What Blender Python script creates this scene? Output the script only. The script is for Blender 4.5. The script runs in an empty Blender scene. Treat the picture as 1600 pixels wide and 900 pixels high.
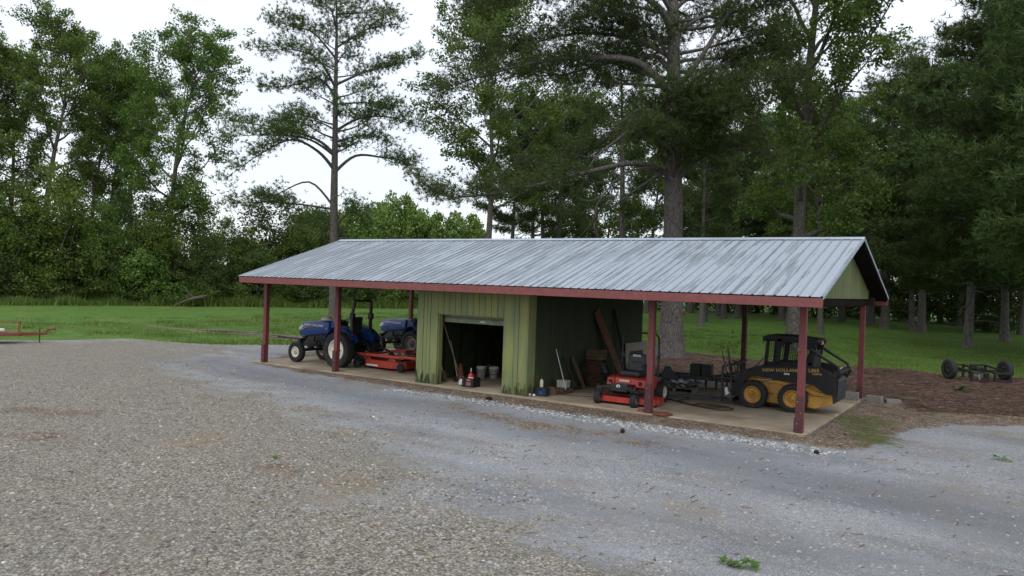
import bpy, bmesh, math, random
import numpy as np
from mathutils import Vector, Matrix
PI = math.pi
S = bpy.context.scene
C = S.collection
# ------------------------------------------------------------------ camera, world, sun
cd = bpy.data.cameras.new('camera'); cam = bpy.data.objects.new('camera', cd); C.objects.link(cam)
def cam_rows(yaw, pitch, roll):
    f = np.array([math.sin(yaw)*math.cos(pitch), math.cos(yaw)*math.cos(pitch), math.sin(pitch)])
    r = np.cross(f, [0,0,1]); r /= np.linalg.norm(r); u = np.cross(r, f)
    return r*math.cos(roll)+u*math.sin(roll), -r*math.sin(roll)+u*math.cos(roll), f
_r,_u,_f = cam_rows(-0.5879,-0.0061,0.0344)
cam.matrix_world = Matrix(((_r[0],_u[0],-_f[0],21.366),(_r[1],_u[1],-_f[1],-17.0192),(_r[2],_u[2],-_f[2],2.9739),(0,0,0,1)))
cd.sensor_width = 36; cd.lens = 36*1192/1600; cd.clip_start = .1; cd.clip_end = 1500
S.camera = cam
W = bpy.data.worlds.new('World'); S.world = W; W.use_nodes = True
wn = W.node_tree; wn.nodes.clear()
sky = wn.nodes.new('ShaderNodeTexSky'); sky.sky_type='NISHITA'; sky.sun_disc=False
sky.sun_elevation = math.radians(52); sky.sun_rotation = math.radians(160)
b1 = wn.nodes.new('ShaderNodeBackground'); b1.inputs[1].default_value=.05
b2 = wn.nodes.new('ShaderNodeBackground')
tc = wn.nodes.new('ShaderNodeTexCoord'); nz = wn.nodes.new('ShaderNodeTexNoise'); nz.inputs['Scale'].default_value=1.6; nz.inputs['Detail'].default_value=4
cr = wn.nodes.new('ShaderNodeValToRGB'); cr.color_ramp.elements[0].position=.3; cr.color_ramp.elements[1].position=.7
cr.color_ramp.elements[0].color=(.80,.82,.85,1); cr.color_ramp.elements[1].color=(.91,.925,.95,1)
ad = wn.nodes.new('ShaderNodeAddShader'); wo = wn.nodes.new('ShaderNodeOutputWorld')
wn.links.new(tc.outputs['Generated'],nz.inputs['Vector']); wn.links.new(nz.outputs[0],cr.inputs[0]); wn.links.new(cr.outputs[0],b2.inputs[0])
wn.links.new(sky.outputs[0],b1.inputs[0]); wn.links.new(b1.outputs[0],ad.inputs[0]); wn.links.new(b2.outputs[0],ad.inputs[1]); wn.links.new(ad.outputs[0],wo.inputs[0])
# an overcast sky is brighter overhead than at the horizon
sz=wn.nodes.new('ShaderNodeSeparateXYZ'); mr=wn.nodes.new('ShaderNodeMapRange'); wn.links.new(tc.outputs['Generated'],sz.inputs[0]); wn.links.new(sz.outputs[2],mr.inputs[0])
mr.inputs[1].default_value=.1; mr.inputs[2].default_value=1; mr.inputs[3].default_value=.90; mr.inputs[4].default_value=1.6; wn.links.new(mr.outputs[0],b2.inputs[1])
sl = bpy.data.lights.new('sun','SUN'); sl.energy=.9; sl.angle=math.radians(25); sl.color=(1,.97,.93)
so = bpy.data.objects.new('sun',sl); C.objects.link(so)
_el,_az = math.radians(52),math.radians(160)   # sun stands behind the camera, south-south-east
_d = Vector((math.sin(_az)*math.cos(_el), math.cos(_az)*math.cos(_el), math.sin(_el)))
so.rotation_euler = _d.to_track_quat('Z','Y').to_euler()
S.view_settings.view_transform='Standard'; S.view_settings.look='None'; S.view_settings.exposure=0; S.view_settings.gamma=1
S.render.engine='CYCLES'
S.cycles.max_bounces=6; S.cycles.transparent_max_bounces=4
# ------------------------------------------------------------------ materials
class NT:
    def __init__(s,name):
        s.m=bpy.data.materials.new(name); s.m.use_nodes=True; s.t=s.m.node_tree; s.t.nodes.clear()
        s.o=s.t.nodes.new('ShaderNodeOutputMaterial')
    def n(s,ty,**k):
        n=s.t.nodes.new('ShaderNode'+ty)
        for a,b in k.items():
            if a.startswith('i_'): n.inputs[a[2:].replace('_',' ')].default_value=b
            else: setattr(n,a,b)
        return n
    def l(s,a,b): s.t.links.new(a,b)
    def ramp(s,src,stops):
        r=s.n('ValToRGB'); e=r.color_ramp.elements
        while len(e)<len(stops): e.new(.5)
        for i,(p,c) in enumerate(stops):
            e[i].position=p; e[i].color=(c,c,c,1) if isinstance(c,(int,float)) else (*c,1)
        s.l(src,r.inputs[0]); return r.outputs[0]
    def mix(s,f,a,b,mode='MIX'):
        m=s.n('MixRGB',blend_type=mode)
        for i,v in zip((0,1,2),(f,a,b)):
            if isinstance(v,(int,float)): m.inputs[i].default_value=v if i==0 else (v,v,v,1)
            elif isinstance(v,tuple): m.inputs[i].default_value=(*v,1)
            else: s.l(v,m.inputs[i])
        return m.outputs[0]
    def math(s,op,a,b=None,clamp=False):
        m=s.n('Math',operation=op,use_clamp=clamp)
        for i,v in enumerate((a,b)):
            if v is None: continue
            if isinstance(v,(int,float)): m.inputs[i].default_value=v
            else: s.l(v,m.inputs[i])
        return m.outputs[0]
    def co(s,scale=(1,1,1),rot=(0,0,0),kind='Object'):
        t=s.n('TexCoord'); m=s.n('Mapping'); m.inputs['Scale'].default_value=scale; m.inputs['Rotation'].default_value=rot
        s.l(t.outputs[kind],m.inputs[0]); return m.outputs[0]
    def noise(s,vec,scale,detail=4,rough=.55):
        n=s.n('TexNoise'); n.inputs['Scale'].default_value=scale; n.inputs['Detail'].default_value=detail; n.inputs['Roughness'].default_value=rough
        s.l(vec,n.inputs['Vector']); return n.outputs[0]
    def bsdf(s,col,rough=.6,metal=0,bump=None,bs=.3,bd=.01,spec=.5):
        b=s.n('BsdfPrincipled')
        for k,v in (('Base Color',col),('Roughness',rough),('Metallic',metal)):
            if isinstance(v,tuple): b.inputs[k].default_value=(*v,1)
            elif isinstance(v,(int,float)): b.inputs[k].default_value=v
            else: s.l(v,b.inputs[k])
        b.inputs['Specular IOR Level'].default_value=spec
        if bump is not None:
            u=s.n('Bump'); u.inputs['Strength'].default_value=bs; u.inputs['Distance'].default_value=bd
            s.l(bump,u.inputs['Height']); s.l(u.outputs[0],b.inputs['Normal'])
        s.l(b.outputs[0],s.o.inputs[0]); return s.m
def simple(name,col,rough=.6,metal=0,var=.25,scale=6,dirt=None,dscale=3,dth=(.5,.7),bs=.15,spec=.5):
    t=NT(name); v=t.co(); n=t.noise(v,scale,5)
    c=t.ramp(n,[(.25,tuple(x*(1-var) for x in col)),(.75,tuple(min(1,x*(1+var)) for x in col))])
    if dirt:
        d=t.ramp(t.noise(v,dscale,8,.65),[(dth[0],0.),(dth[1],1.)])
        c=t.mix(d,c,dirt)
    return t.bsdf(c,rough,metal,t.noise(v,scale*8,4),bs,.005,spec)
M={}
def mk(key,*a,**k): M[key]=simple(key,*a,**k)
mk('red_paint',(.155,.034,.036),.6,dirt=(.11,.032,.034),dscale=5,scale=12,dth=(.5,.75))
mk('fascia_paint',(.20,.056,.052),.6,dirt=(.17,.05,.045),dscale=3,scale=9,dth=(.45,.75))
mk('red_paint_dark',(.085,.022,.024),.6,dirt=(.05,.02,.02),scale=12)
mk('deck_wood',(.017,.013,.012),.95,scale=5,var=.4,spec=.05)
mk('dark_wood',(.030,.020,.015),.9,scale=5,var=.4,spec=.15)
mk('old_wood',(.11,.065,.038),.85,scale=6,var=.4)
mk('grey_wood',(.14,.12,.10),.85,scale=6,var=.4)
mk('tractor_blue',(.006,.042,.18),.36,dirt=(.035,.05,.10),dscale=4,dth=(.55,.9))
mk('tyre',(.013,.013,.014),.8,dirt=(.05,.042,.035),dscale=7,dth=(.5,.85))
mk('white_rim',(.68,.64,.52),.45,dirt=(.35,.3,.22),dscale=9,dth=(.55,.85))
mk('tan_rim',(.24,.21,.16),.55,dirt=(.12,.1,.08),dscale=9)
mk('black_metal',(.012,.012,.013),.5,dirt=(.035,.03,.026),dscale=6,dth=(.5,.8))
mk('black_plastic',(.010,.010,.011),.4)
mk('seat_vinyl',(.02,.02,.023),.5,dirt=(.05,.05,.05),dscale=9)
mk('orange_metal',(.47,.045,.018),.5,dirt=(.2,.06,.035),dscale=8,dth=(.45,.8))
mk('mower_red',(.40,.030,.020),.45,dirt=(.16,.05,.035),dscale=9,dth=(.48,.8))
mk('loader_yellow',(.42,.215,.032),.45,dirt=(.13,.06,.02),dscale=7,dth=(.56,.72),scale=5)
mk('gold',(.36,.22,.05),.6,dirt=(.12,.08,.03),dscale=14,dth=(.5,.7))
mk('white_letter',(.6,.62,.65),.5)
mk('loader_black',(.010,.010,.012),.6,dirt=(.035,.03,.026),dscale=5,dth=(.5,.85),spec=.3)
mk('louver_grey',(.035,.038,.045),.5)
mk('steel',(.32,.33,.35),.35,metal=.8,dirt=(.14,.11,.09),dscale=5)
mk('white_plastic',(.62,.62,.58),.45,dirt=(.3,.28,.24),dscale=6)
mk('grey_plastic',(.36,.38,.38),.5)
mk('red_plastic',(.42,.02,.02),.4)
mk('clay',(.16,.05,.03),.8)
mk('rust_red',(.19,.045,.028),.8,dirt=(.14,.05,.025),dscale=8,dth=(.45,.7))
mk('block',(.20,.19,.17),.95,scale=20,dirt=(.15,.14,.12),dscale=6)
mk('hose',(.06,.03,.022),.7)
mk('blue_label',(.03,.06,.16),.5)
mk('cream',(.55,.5,.38),.6,dirt=(.3,.26,.2),dscale=6)
mk('plaster_board',(.30,.28,.24),.8)
mk('log_bark',(.10,.08,.06),.95,scale=9,var=.5)
mk('old_green',(.14,.17,.10),.5,dirt=(.08,.09,.06),dscale=5)
mk('amber_glass',(.16,.04,.03),.3)
mk('lamp_glass',(.6,.6,.6),.1)
def plank_mat(name,col,alt,along='x',period=.2,stain=True):
    t=NT(name); v=t.co(); g=t.co(scale=(14,14,.8))
    c=t.ramp(t.noise(g,1.6,6,.6),[(.3,alt),(.7,col)])
    c=t.mix(t.ramp(t.noise(t.co(scale=(3.5,3.5,.5)),1.3,3),[(.42,0.),(.62,1.)]),c,tuple(x*f for x,f in zip(col,(1.22,1.12,.85))))
    if stain:
        sp=t.n('SeparateXYZ'); t.l(v,sp.inputs[0])
        h=t.math('SUBTRACT',t.ramp(t.noise(t.co(scale=(9,9,1.6)),1.,5,.7),[(.36,0.),(.66,1.)]),t.math('MULTIPLY',sp.outputs[2],1.9))
        c=t.mix(t.ramp(h,[(.03,0.),(.22,1.)]),c,(.015,.017,.010))
        h2=t.math('SUBTRACT',t.noise(t.co(scale=(2,2,1)),1.5,3),t.math('MULTIPLY',sp.outputs[2],.5))
        c=t.mix(t.ramp(h2,[(.2,0.),(.6,.6)]),c,(.08,.11,.03))
    M[name]=t.bsdf(c,.75,0,t.noise(g,4,4),.3,.004)
plank_mat('green_siding',(.18,.205,.088),(.138,.168,.08))
plank_mat('green_gable',(.125,.155,.065),(.085,.115,.052),stain=False)
plank_mat('green_siding_shaded',(.028,.043,.020),(.019,.031,.015),stain=True)  # same green siding, bay shade put into its darker colour for the room walls
def roof_mat():
    t=NT('metal_roof'); v=t.co()
    n=t.noise(t.co(scale=(6.5,.34,.34)),1.15,7,.66); n2=t.noise(t.co(scale=(.25,.5,.5)),1.3,2)
    n4=t.noise(t.co(scale=(18,1.6,1.6)),1.1,4,.7)
    sp=t.n('SeparateXYZ'); t.l(v,sp.inputs[0])
    # the coating has weathered off more towards the right end
    s=t.math('ADD',t.math('ADD',n,t.math('MULTIPLY',t.math('SUBTRACT',n2,.5),.25)),t.math('MULTIPLY',t.math('SUBTRACT',n4,.5),.22))
    s=t.math('ADD',s,t.math('MULTIPLY',t.math('SUBTRACT',sp.outputs[0],10.),.006))
    c=t.mix(t.ramp(s,[(.485,0.),(.505,1.)]),(.225,.255,.285),(.355,.40,.455))
    c=t.mix(t.ramp(t.noise(v,30,4),[(.4,0.),(.8,.3)]),c,(.22,.24,.26))
    c=t.mix(t.ramp(t.noise(t.co(scale=(1,.3,1)),2.2,6,.7),[(.66,0.),(.76,.55)]),c,(.16,.12,.09))
    fr=t.math('FRACT',t.math('DIVIDE',t.math('SUBTRACT',sp.outputs[0],-.38),.2307))
    c=t.mix(t.ramp(fr,[(.0,.55),(.035,.0),(.74,.0),(.80,.6),(.84,0.),(.93,0.),(.98,.6)]),c,(.10,.115,.13))
    M['metal_roof']=t.bsdf(c,.5,.25,t.noise(v,40,3),.08,.003)
roof_mat()
def concrete():
    t=NT('concrete'); v=t.co()
    c=t.ramp(t.noise(v,.9,8,.62),[(.3,(.19,.145,.095)),(.55,(.33,.275,.195)),(.75,(.43,.375,.28))])
    c=t.mix(t.ramp(t.noise(t.co(scale=(.6,1.6,1)),1.1,6,.6),[(.52,0.),(.68,.75)]),c,(.17,.12,.075))
    c=t.mix(t.ramp(t.noise(v,60,3),[(.5,0.),(.8,.35)]),c,(.12,.1,.08))
    M['concrete']=t.bsdf(c,.85,0,t.noise(v,50,4),.25,.004)
concrete()
def bark(name,a,b,sc=1):
    t=NT(name); v=t.co(scale=(7*sc,7*sc,1.6*sc)); n=t.noise(v,1.6,6,.7)
    vo=t.n('TexVoronoi',feature='DISTANCE_TO_EDGE'); vo.inputs['Scale'].default_value=1.6; t.l(v,vo.inputs['Vector'])
    c=t.ramp(n,[(.3,a),(.7,b)]); c=t.mix(t.ramp(vo.outputs[0],[(.0,.85),(.10,0.)]),c,tuple(x*.3 for x in a)); c=t.mix(t.ramp(t.noise(t.co(scale=(16*sc,16*sc,5*sc)),1.2,5,.75),[(.52,0.),(.66,.6)]),c,tuple(min(1,x*1.5) for x in b))
    M[name]=t.bsdf(c,.95,0,vo.outputs[0],.8,.05)
bark('pine_bark',(.055,.047,.043),(.14,.124,.113)); bark('oak_bark',(.06,.052,.045),(.16,.145,.125)); bark('grey_bark',(.075,.068,.062),(.155,.143,.132))
def leafmat(name,a,b,c2,trans=.3,nscale=.5,rough=.55):
    t=NT(name); g=t.n('NewGeometry'); v=t.co(); oi=t.n('ObjectInfo')
    n=t.noise(v,nscale,3)
    f=t.math('ADD',t.math('MULTIPLY',g.outputs['Random Per Island'],.5),t.math('MULTIPLY',n,.6))
    col=t.ramp(f,[(.15,a),(.55,b),(.95,c2)])
    hs=t.n('HueSaturation'); t.l(col,hs.inputs['Color']); t.l(t.math('ADD',t.math('MULTIPLY',oi.outputs['Random'],.5),.78),hs.inputs['Value'])
    t.l(t.math('ADD',t.math('MULTIPLY',oi.outputs['Random'],.025),.477),hs.inputs['Hue'])
    hs.inputs['Saturation'].default_value=.92
    p=t.n('BsdfPrincipled'); t.l(hs.outputs[0],p.inputs['Base Color']); p.inputs['Roughness'].default_value=rough; p.inputs['Specular IOR Level'].default_value=.25
    tr=t.n('BsdfTranslucent'); t.l(hs.outputs[0],tr.inputs[0]); mx=t.n('MixShader'); mx.inputs[0].default_value=trans
    t.l(p.outputs[0],mx.inputs[1]); t.l(tr.outputs[0],mx.inputs[2]); t.l(mx.outputs[0],t.o.inputs[0]); M[name]=t.m
leafmat('leaf_green',(.036,.080,.010),(.084,.160,.018),(.16,.25,.035),.4)
leafmat('leaf_bright',(.05,.095,.010),(.105,.185,.020),(.18,.27,.035),.4)
leafmat('leaf_dark',(.024,.052,.010),(.054,.100,.018),(.11,.17,.030),.35)
leafmat('needles',(.028,.060,.014),(.062,.115,.024),(.115,.165,.036),.3,.8)
leafmat('grass_blade',(.055,.10,.012),(.10,.17,.022),(.18,.24,.05),.3,.3)
leafmat('weed_blade',(.055,.12,.012),(.10,.19,.022),(.17,.26,.05),.4,.2)
# ------------------------------------------------------------------ mesh helpers
class MB:
    def __init__(s): s.v=[]; s.f=[]; s.sm=[]
    def add(s,vs,fs,smooth=False):
        o=len(s.v); s.v+= [tuple(map(float,v)) for v in vs]; s.f+=[tuple(i+o for i in f) for f in fs]; s.sm+=[smooth]*len(fs); return s
    def box(s,a,b,rot=None,piv=None):
        x0,y0,z0=a; x1,y1,z1=b
        vs=[Vector(p) for p in ((x0,y0,z0),(x1,y0,z0),(x1,y1,z0),(x0,y1,z0),(x0,y0,z1),(x1,y0,z1),(x1,y1,z1),(x0,y1,z1))]
        if rot is not None:
            R=Matrix.Rotation(rot[0],3,'X') if not isinstance(rot,Matrix) else rot
            if not isinstance(rot,Matrix): R=Matrix.Rotation(rot[2],3,'Z')@Matrix.Rotation(rot[1],3,'Y')@R
            pv=Vector(piv) if piv is not None else (Vector(a)+Vector(b))/2
            vs=[R@(v-pv)+pv for v in vs]
        return s.add(vs,[(0,3,2,1),(4,5,6,7),(0,1,5,4),(1,2,6,5),(2,3,7,6),(3,0,4,7)])
    def bar(s,p,q,w,h=None,up=(0,0,1)):
        h=h or w; p=Vector(p); q=Vector(q); d=(q-p).normalized(); u=Vector(up)
        if abs(d.dot(u))>.98: u=Vector((0,1,0))
        x=d.cross(u).normalized(); y=x.cross(d)
        c=[-x*w/2-y*h/2, x*w/2-y*h/2, x*w/2+y*h/2, -x*w/2+y*h/2]
        return s.add([p+k for k in c]+[q+k for k in c],[(3,2,1,0),(4,5,6,7),(0,1,5,4),(1,2,6,5),(2,3,7,6),(3,0,4,7)])
    def tube(s,pts,r,n=8,caps=True,smooth=True):
        pts=[Vector(p) for p in pts]; k=len(pts); rs=r if isinstance(r,(list,tuple)) else [r]*k
        vs=[]; prev=None
        for i,p in enumerate(pts):
            d=(pts[min(i+1,k-1)]-pts[max(i-1,0)]).normalized()
            if prev is None:
                x=d.cross(Vector((0,0,1)) if abs(d.z)<.9 else Vector((1,0,0))).normalized()
            else: x=(prev-d*prev.dot(d)).normalized()
            prev=x; y=d.cross(x)
            for j in range(n):
                a=2*PI*j/n; vs.append(p+(x*math.cos(a)+y*math.sin(a))*rs[i])
        fs=[(i*n+j,i*n+(j+1)%n,(i+1)*n+(j+1)%n,(i+1)*n+j) for i in range(k-1) for j in range(n)]
        s.add(vs,fs,smooth)
        if caps: s.add([vs[j] for j in range(n)],[tuple(range(n-1,-1,-1))]); s.add(vs[-n:],[tuple(range(n))])
        return s
    def lathe(s,prof,c=(0,0,0),axis='z',n=24,smooth=True):
        # prof: list of (radius, height along axis)
        vs=[]
        for r,h in prof:
            for j in range(n):
                a=2*PI*j/n; x,y=r*math.cos(a),r*math.sin(a)
                vs.append({'z':(x,y,h),'y':(x,h,y),'x':(h,x,y)}[axis])
        vs=[Vector(v)+Vector(c) for v in vs]
        k=len(prof)
        fs=[(i*n+j,i*n+(j+1)%n,(i+1)*n+(j+1)%n,(i+1)*n+j) for i in range(k-1) for j in range(n)]
        if axis=='y': fs=[f[::-1] for f in fs]
        return s.add(vs,fs,smooth)
    def prism(s,poly,lo,hi,axis='y'):
        n=len(poly)
        def P(a,b,h): return {'y':(a,h,b),'x':(h,a,b),'z':(a,b,h)}[axis]
        vs=[P(a,b,lo) for a,b in poly]+[P(a,b,hi) for a,b in poly]
        return s.add(vs,[tuple(range(n)),tuple(range(2*n-1,n-1,-1))]+[(i,n+i,n+(i+1)%n,(i+1)%n) for i in range(n)])
    def build(s,name,mat,parent=None,bevel=0,fix=True):
        me=bpy.data.meshes.new(name); me.from_pydata(s.v,[],s.f)
        me.polygons.foreach_set('use_smooth',s.sm); me.materials.append(M[mat] if isinstance(mat,str) else mat)
        if fix and len(s.f)<6000:
            bm=bmesh.new(); bm.from_mesh(me); bmesh.ops.recalc_face_normals(bm,faces=bm.faces); bm.to_mesh(me); bm.free()
        me.update()
        o=bpy.data.objects.new(name,me); C.objects.link(o)
        if parent: o.parent=parent
        if bevel:
            b=o.modifiers.new('bevel','BEVEL'); b.width=bevel; b.segments=2; b.limit_method='ANGLE'; b.angle_limit=.6
        return o
def tag(o,label=None,cat=None,group=None,kind=None):
    if label: o['label']=label
    if cat: o['category']=cat
    if group: o['group']=group
    if kind: o['kind']=kind
    return o
def thing(name,label,cat,loc=(0,0,0),rz=0,group=None):
    o=bpy.data.objects.new(name,None); C.objects.link(o); o.location=loc; o.rotation_euler=(0,0,rz); o.empty_display_size=.2
    return tag(o,label,cat,group)
def dup(o,loc=None,rz=None,label=None,group=None,scale=None):
    def cp(a,par):
        c=a.copy(); C.objects.link(c); c.parent=par
        for ch in [x for x in KIDS.get(a.name,[])]: cp(ch,c)
        return c
    KIDS={}
    for x in bpy.data.objects:
        if x.parent: KIDS.setdefault(x.parent.name,[]).append(x)
    r=cp(o,None)
    if loc: r.location=loc
    if rz is not None: r.rotation_euler=(0,0,rz)
    if scale: r.scale=scale if isinstance(scale,tuple) else (scale,)*3
    if label: r['label']=label
    if group: r['group']=group
    return r
def text(body,name,mat,parent,loc,size,rot=(PI/2,0,0),label=None,ext=.002,sx=1,align='LEFT',bold=0):
    cu=bpy.data.curves.new(name,'FONT'); cu.body=body; cu.size=size; cu.extrude=ext; cu.align_x=align; cu.offset=bold
    cu.materials.append(M[mat]); tmp=bpy.data.objects.new(name+'_curve',cu); C.objects.link(tmp)
    bpy.context.view_layer.update(); me=bpy.data.meshes.new_from_object(tmp.evaluated_get(bpy.context.evaluated_depsgraph_get())); me.name=name
    bpy.data.objects.remove(tmp); bpy.data.curves.remove(cu)
    o=bpy.data.objects.new(name,me); C.objects.link(o); o.location=loc; o.rotation_euler=rot; o.scale=(sx,1,1)
    if parent: o.parent=parent
    return o
def npmesh(name,verts,faces,mat,parent=None,k=4,smooth=False):
    verts=np.ascontiguousarray(verts,dtype=np.float32); faces=np.ascontiguousarray(faces,dtype=np.int32)
    me=bpy.data.meshes.new(name); me.vertices.add(len(verts)); me.vertices.foreach_set('co',verts.ravel())
    nf=len(faces); me.loops.add(nf*k); me.loops.foreach_set('vertex_index',faces.ravel())
    me.polygons.add(nf); me.polygons.foreach_set('loop_start',np.arange(0,nf*k,k,dtype=np.int32))
    me.polygons.foreach_set('use_smooth',np.full(nf,smooth))
    me.update(calc_edges=True); me.materials.append(M[mat] if isinstance(mat,str) else mat)
    o=bpy.data.objects.new(name,me); C.objects.link(o)
    if parent: o.parent=parent
    return o
mk('amber_dec',(.45,.22,.10),.5)
mk('cloth_white',(.66,.60,.52),.8,dirt=(.35,.22,.15),dscale=8)
mk('red_faded',(.22,.09,.09),.6)
mk('red_dull',(.20,.03,.02),.6)
mk('plank_brown',(.13,.062,.028),.8,scale=5,var=.4)
mk('basket_brown',(.085,.04,.022),.85)
mk('grey_dark',(.05,.055,.065),.6)
mk('navy',(.012,.02,.04),.5)
mk('rust_dark',(.06,.03,.02),.8); mk('greenblack',(.016,.022,.016),.6)
leafmat('leaf_fresh',(.04,.11,.015),(.08,.19,.025),(.14,.28,.04),.4)
leafmat('straw_litter',(.035,.018,.012),(.09,.048,.030),(.20,.13,.08),.1,.6)
leafmat('leaf_pale',(.06,.12,.015),(.12,.22,.03),(.19,.31,.045),.25)
# ------------------------------------------------------------------ ground: one sheet cut into yard, straw bed and lawns along shared edges
rng=np.random.default_rng(7)
def sdf(px,py,poly):
    poly=np.array(poly,float); n=len(poly); d=np.full(px.shape,1e9); inside=np.zeros(px.shape,bool)
    for i in range(n):
        a=poly[i]; b=poly[(i+1)%n]; e=b-a
        w0=px-a[0]; w1=py-a[1]; t=np.clip((w0*e[0]+w1*e[1])/(e@e),0,1)
        d=np.minimum(d,(w0-e[0]*t)**2+(w1-e[1]*t)**2)
        c=(a[1]>py)!=(b[1]>py)
        with np.errstate(divide='ignore',invalid='ignore'): xi=a[0]+(py-a[1])*(b[0]-a[0])/(b[1]-a[1] if b[1]!=a[1] else 1e-9)
        inside^= c&(px<xi)
    return np.where(inside,1,-1)*np.sqrt(d)
def axis(lo,a,b,hi,st):
    f=np.arange(a,b+1e-6,st); g=[]; s=st; x=a
    while x>lo: s*=1.12; x-=s; g.append(x)
    h=[]; s=st; x=b
    while x<hi: s*=1.12; x+=s; h.append(x)
    return np.concatenate([np.array(g[::-1]),f,np.array(h)])
gx=axis(-300,-18,28,300,.25); gy=axis(-90,-19,24,420,.25)
X,Y=np.meshgrid(gx,gy,indexing='ij'); nx,ny=X.shape
yard=[(-60,-70),(-34,-16),(-14,-3.6),(-12.2,-1.6),(-11.6,1.7),(-9.3,2.0),(-7.3,2.9),(-5.9,4.5),(-5.0,5.7),(-3.2,6.8),(-1.4,8.0),(1,8.7),(4,8.8),(18.9,7.6),(19.2,5.8),(20.5,6.4),(22.5,7.0),(26,8),(60,14),(60,-80)]
straw=[(1.2,8.7),(3.2,12),(5.0,15.5),(7.0,17.9),(9,18.2),(11.6,17.4),(14.6,17.2),(16.4,18.6),(17.5,18.6),(18.9,17.6),(21.6,19.2),(26,20),(34,24),(40,12),(26,8.2),(22.5,7.1),(20.5,6.5),(19.2,5.8),(18.6,7.3),(17.5,7.6),(4,8.2)]
track=[(-19,7.2),(-15,7.35),(-12.3,7.9),(-8,8.3),(-5.4,8.6),(-3,9.3),(-1.5,8.6),(-3,7.4),(-5.6,7.1),(-9,7.1),(-13.5,6.75),(-19,6.7)]
coarse=[(-40,-40),(-12,-4),(-11,1.4),(-8,1.8),(-6,3),(-3.6,.2),(-2,-1.9),(1.5,-3.2),(6,-4.6),(11.2,-6.2),(13.5,-6.9),(15.2,-8.6),(17.3,-10.2),(20,-13),(24,-30)]
band=[(-3,.3),(0,-1.0),(5,-1.9),(11,-2.3),(17,-2.6),(21,-3.4),(30,-5.5),(30,-8),(22.5,-5.8),(17,-4.4),(11,-3.9),(6,-3.2),(1.5,-2.2),(-2,-1.1)]
dirt=[(-.6,.6),(-.4,-.2),(3,-.7),(6.5,-.95),(10,-1.15),(14,-1.15),(17.7,-1.05),(18.5,-1.0),(19.0,.2),(19.3,2.6),(20.2,4.2),(22,5.8),(24,7.4),(20.2,6.6),(18,7.4),(17.7,7.4),(17.6,.1),(10,0),(0,.5),(0,8),(-2.6,6.5),(-2.4,3)]
moss=[(17.7,3.2),(18.5,3.9),(18.9,3.4),(18.7,2.2),(19.25,1.2),(19.3,.3),(18.8,-.1),(18.5,.8),(18.2,1.6)]
light=[(10.6,-1.1),(14,-1.2),(17.6,-1.15),(18.6,-1.35),(18.4,-1.65),(14.8,-1.75),(11,-1.5),(7,-1.35),(7.5,-1.1)]
DP=[(4.6,-8.9,.9,.35,.3),(6.8,-10.3,.7,.3,.2),(11.6,-9.1,.45,.25,0),(12.4,-3.0,1.3,.3,-.2),(14.4,-3.0,1.0,.28,-.2)]
sd={k:sdf(X,Y,p) for k,p in dict(yard=yard,straw=straw,track=track,coarse=coarse,band=band,dirt=dirt,moss=moss,light=light).items()}
Z=-.06+.012*np.sin(X*.9+Y*.5)*np.sin(Y*.7-X*.3)
for (ex,ey,ea,eb,er) in DP:
    c_,s_q=math.cos(er),math.sin(er); u_=((X-ex)*c_+(Y-ey)*s_q)/ea; w_=(-(X-ex)*s_q+(Y-ey)*c_)/eb; sd['dirt']=np.maximum(sd['dirt'],(1-np.hypot(u_,w_))*(.22 if ex<12 else .13))
far=np.clip((np.hypot(X-10,Y)-28)/60,0,1); Z=Z+far*.10*np.sin(X*.13)*np.sin(Y*.11+1)
ns_=sdf(X,Y,[(-.62,-.12),(17.68,-.12),(17.68,6.62),(-.62,6.62)]); Z=np.where(ns_<0,Z+.038*np.clip(1+ns_/1.2,0,1),Z); Z=np.where(ns_>.13,-.16,Z)   # cut down under the slab
Z=Z+np.clip(.18-np.abs(sd['straw']-0.0),0,.18)*.12
verts=np.stack([X,Y,Z],-1).reshape(-1,3)
idx=np.arange(nx*ny).reshape(nx,ny)
F=np.stack([idx[:-1,:-1],idx[1:,:-1],idx[1:,1:],idx[:-1,1:]],-1).reshape(-1,4)
yc=sd['yard'].ravel()[F].mean(1); sc_=sd['straw'].ravel()[F].mean(1)
t=NT('ground_cover'); v=t.co(kind='Object')
A=t.n('VertexColor',layer_name='zone_a'); B_=t.n('VertexColor',layer_name='zone_b'); Cc=t.n('VertexColor',layer_name='zone_c')
def split(n):
    s_=t.n('SeparateColor'); t.l(n.outputs[0],s_.inputs[0]); return s_.outputs
a_=split(A); b_=split(B_); c_=split(Cc)
nA=t.noise(v,.9,7,.65); nB=t.noise(v,5,5,.65)
def edge(src,amp,soft,nn=None):
    x=t.math('ADD',src,t.math('MULTIPLY',t.math('SUBTRACT',nn if nn is not None else nA,.5),amp))
    return t.ramp(x,[(.5-soft,0.),(.5+soft,1.)])
def voro(scale,rnd=1,feature='F1'):
    o=t.n('TexVoronoi',feature=feature); o.inputs['Scale'].default_value=scale; t.l(v,o.inputs['Vector']); return o
V1=voro(33); V2=voro(80); V3=voro(9)
def cellval(V):
    s_=t.n('SeparateColor'); t.l(V.outputs['Color'],s_.inputs[0]); return s_.outputs
k1=cellval(V1); k2=cellval(V2)
big=t.noise(t.co(scale=(.16,.55,1),rot=(0,0,.16)),1.2,5,.6)
coarse_c=t.ramp(k1[0],[(0,(.070,.058,.044)),(.3,(.17,.15,.115)),(.55,(.28,.245,.185)),(.75,(.23,.245,.255)),(.93,(.38,.335,.25)),(1,(.52,.49,.43))])
coarse_c=t.mix(t.ramp(t.noise(v,.8,6,.7),[(.42,0.),(.70,.6)]),coarse_c,t.mix(.5,coarse_c,(.30,.24,.15)))
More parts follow.
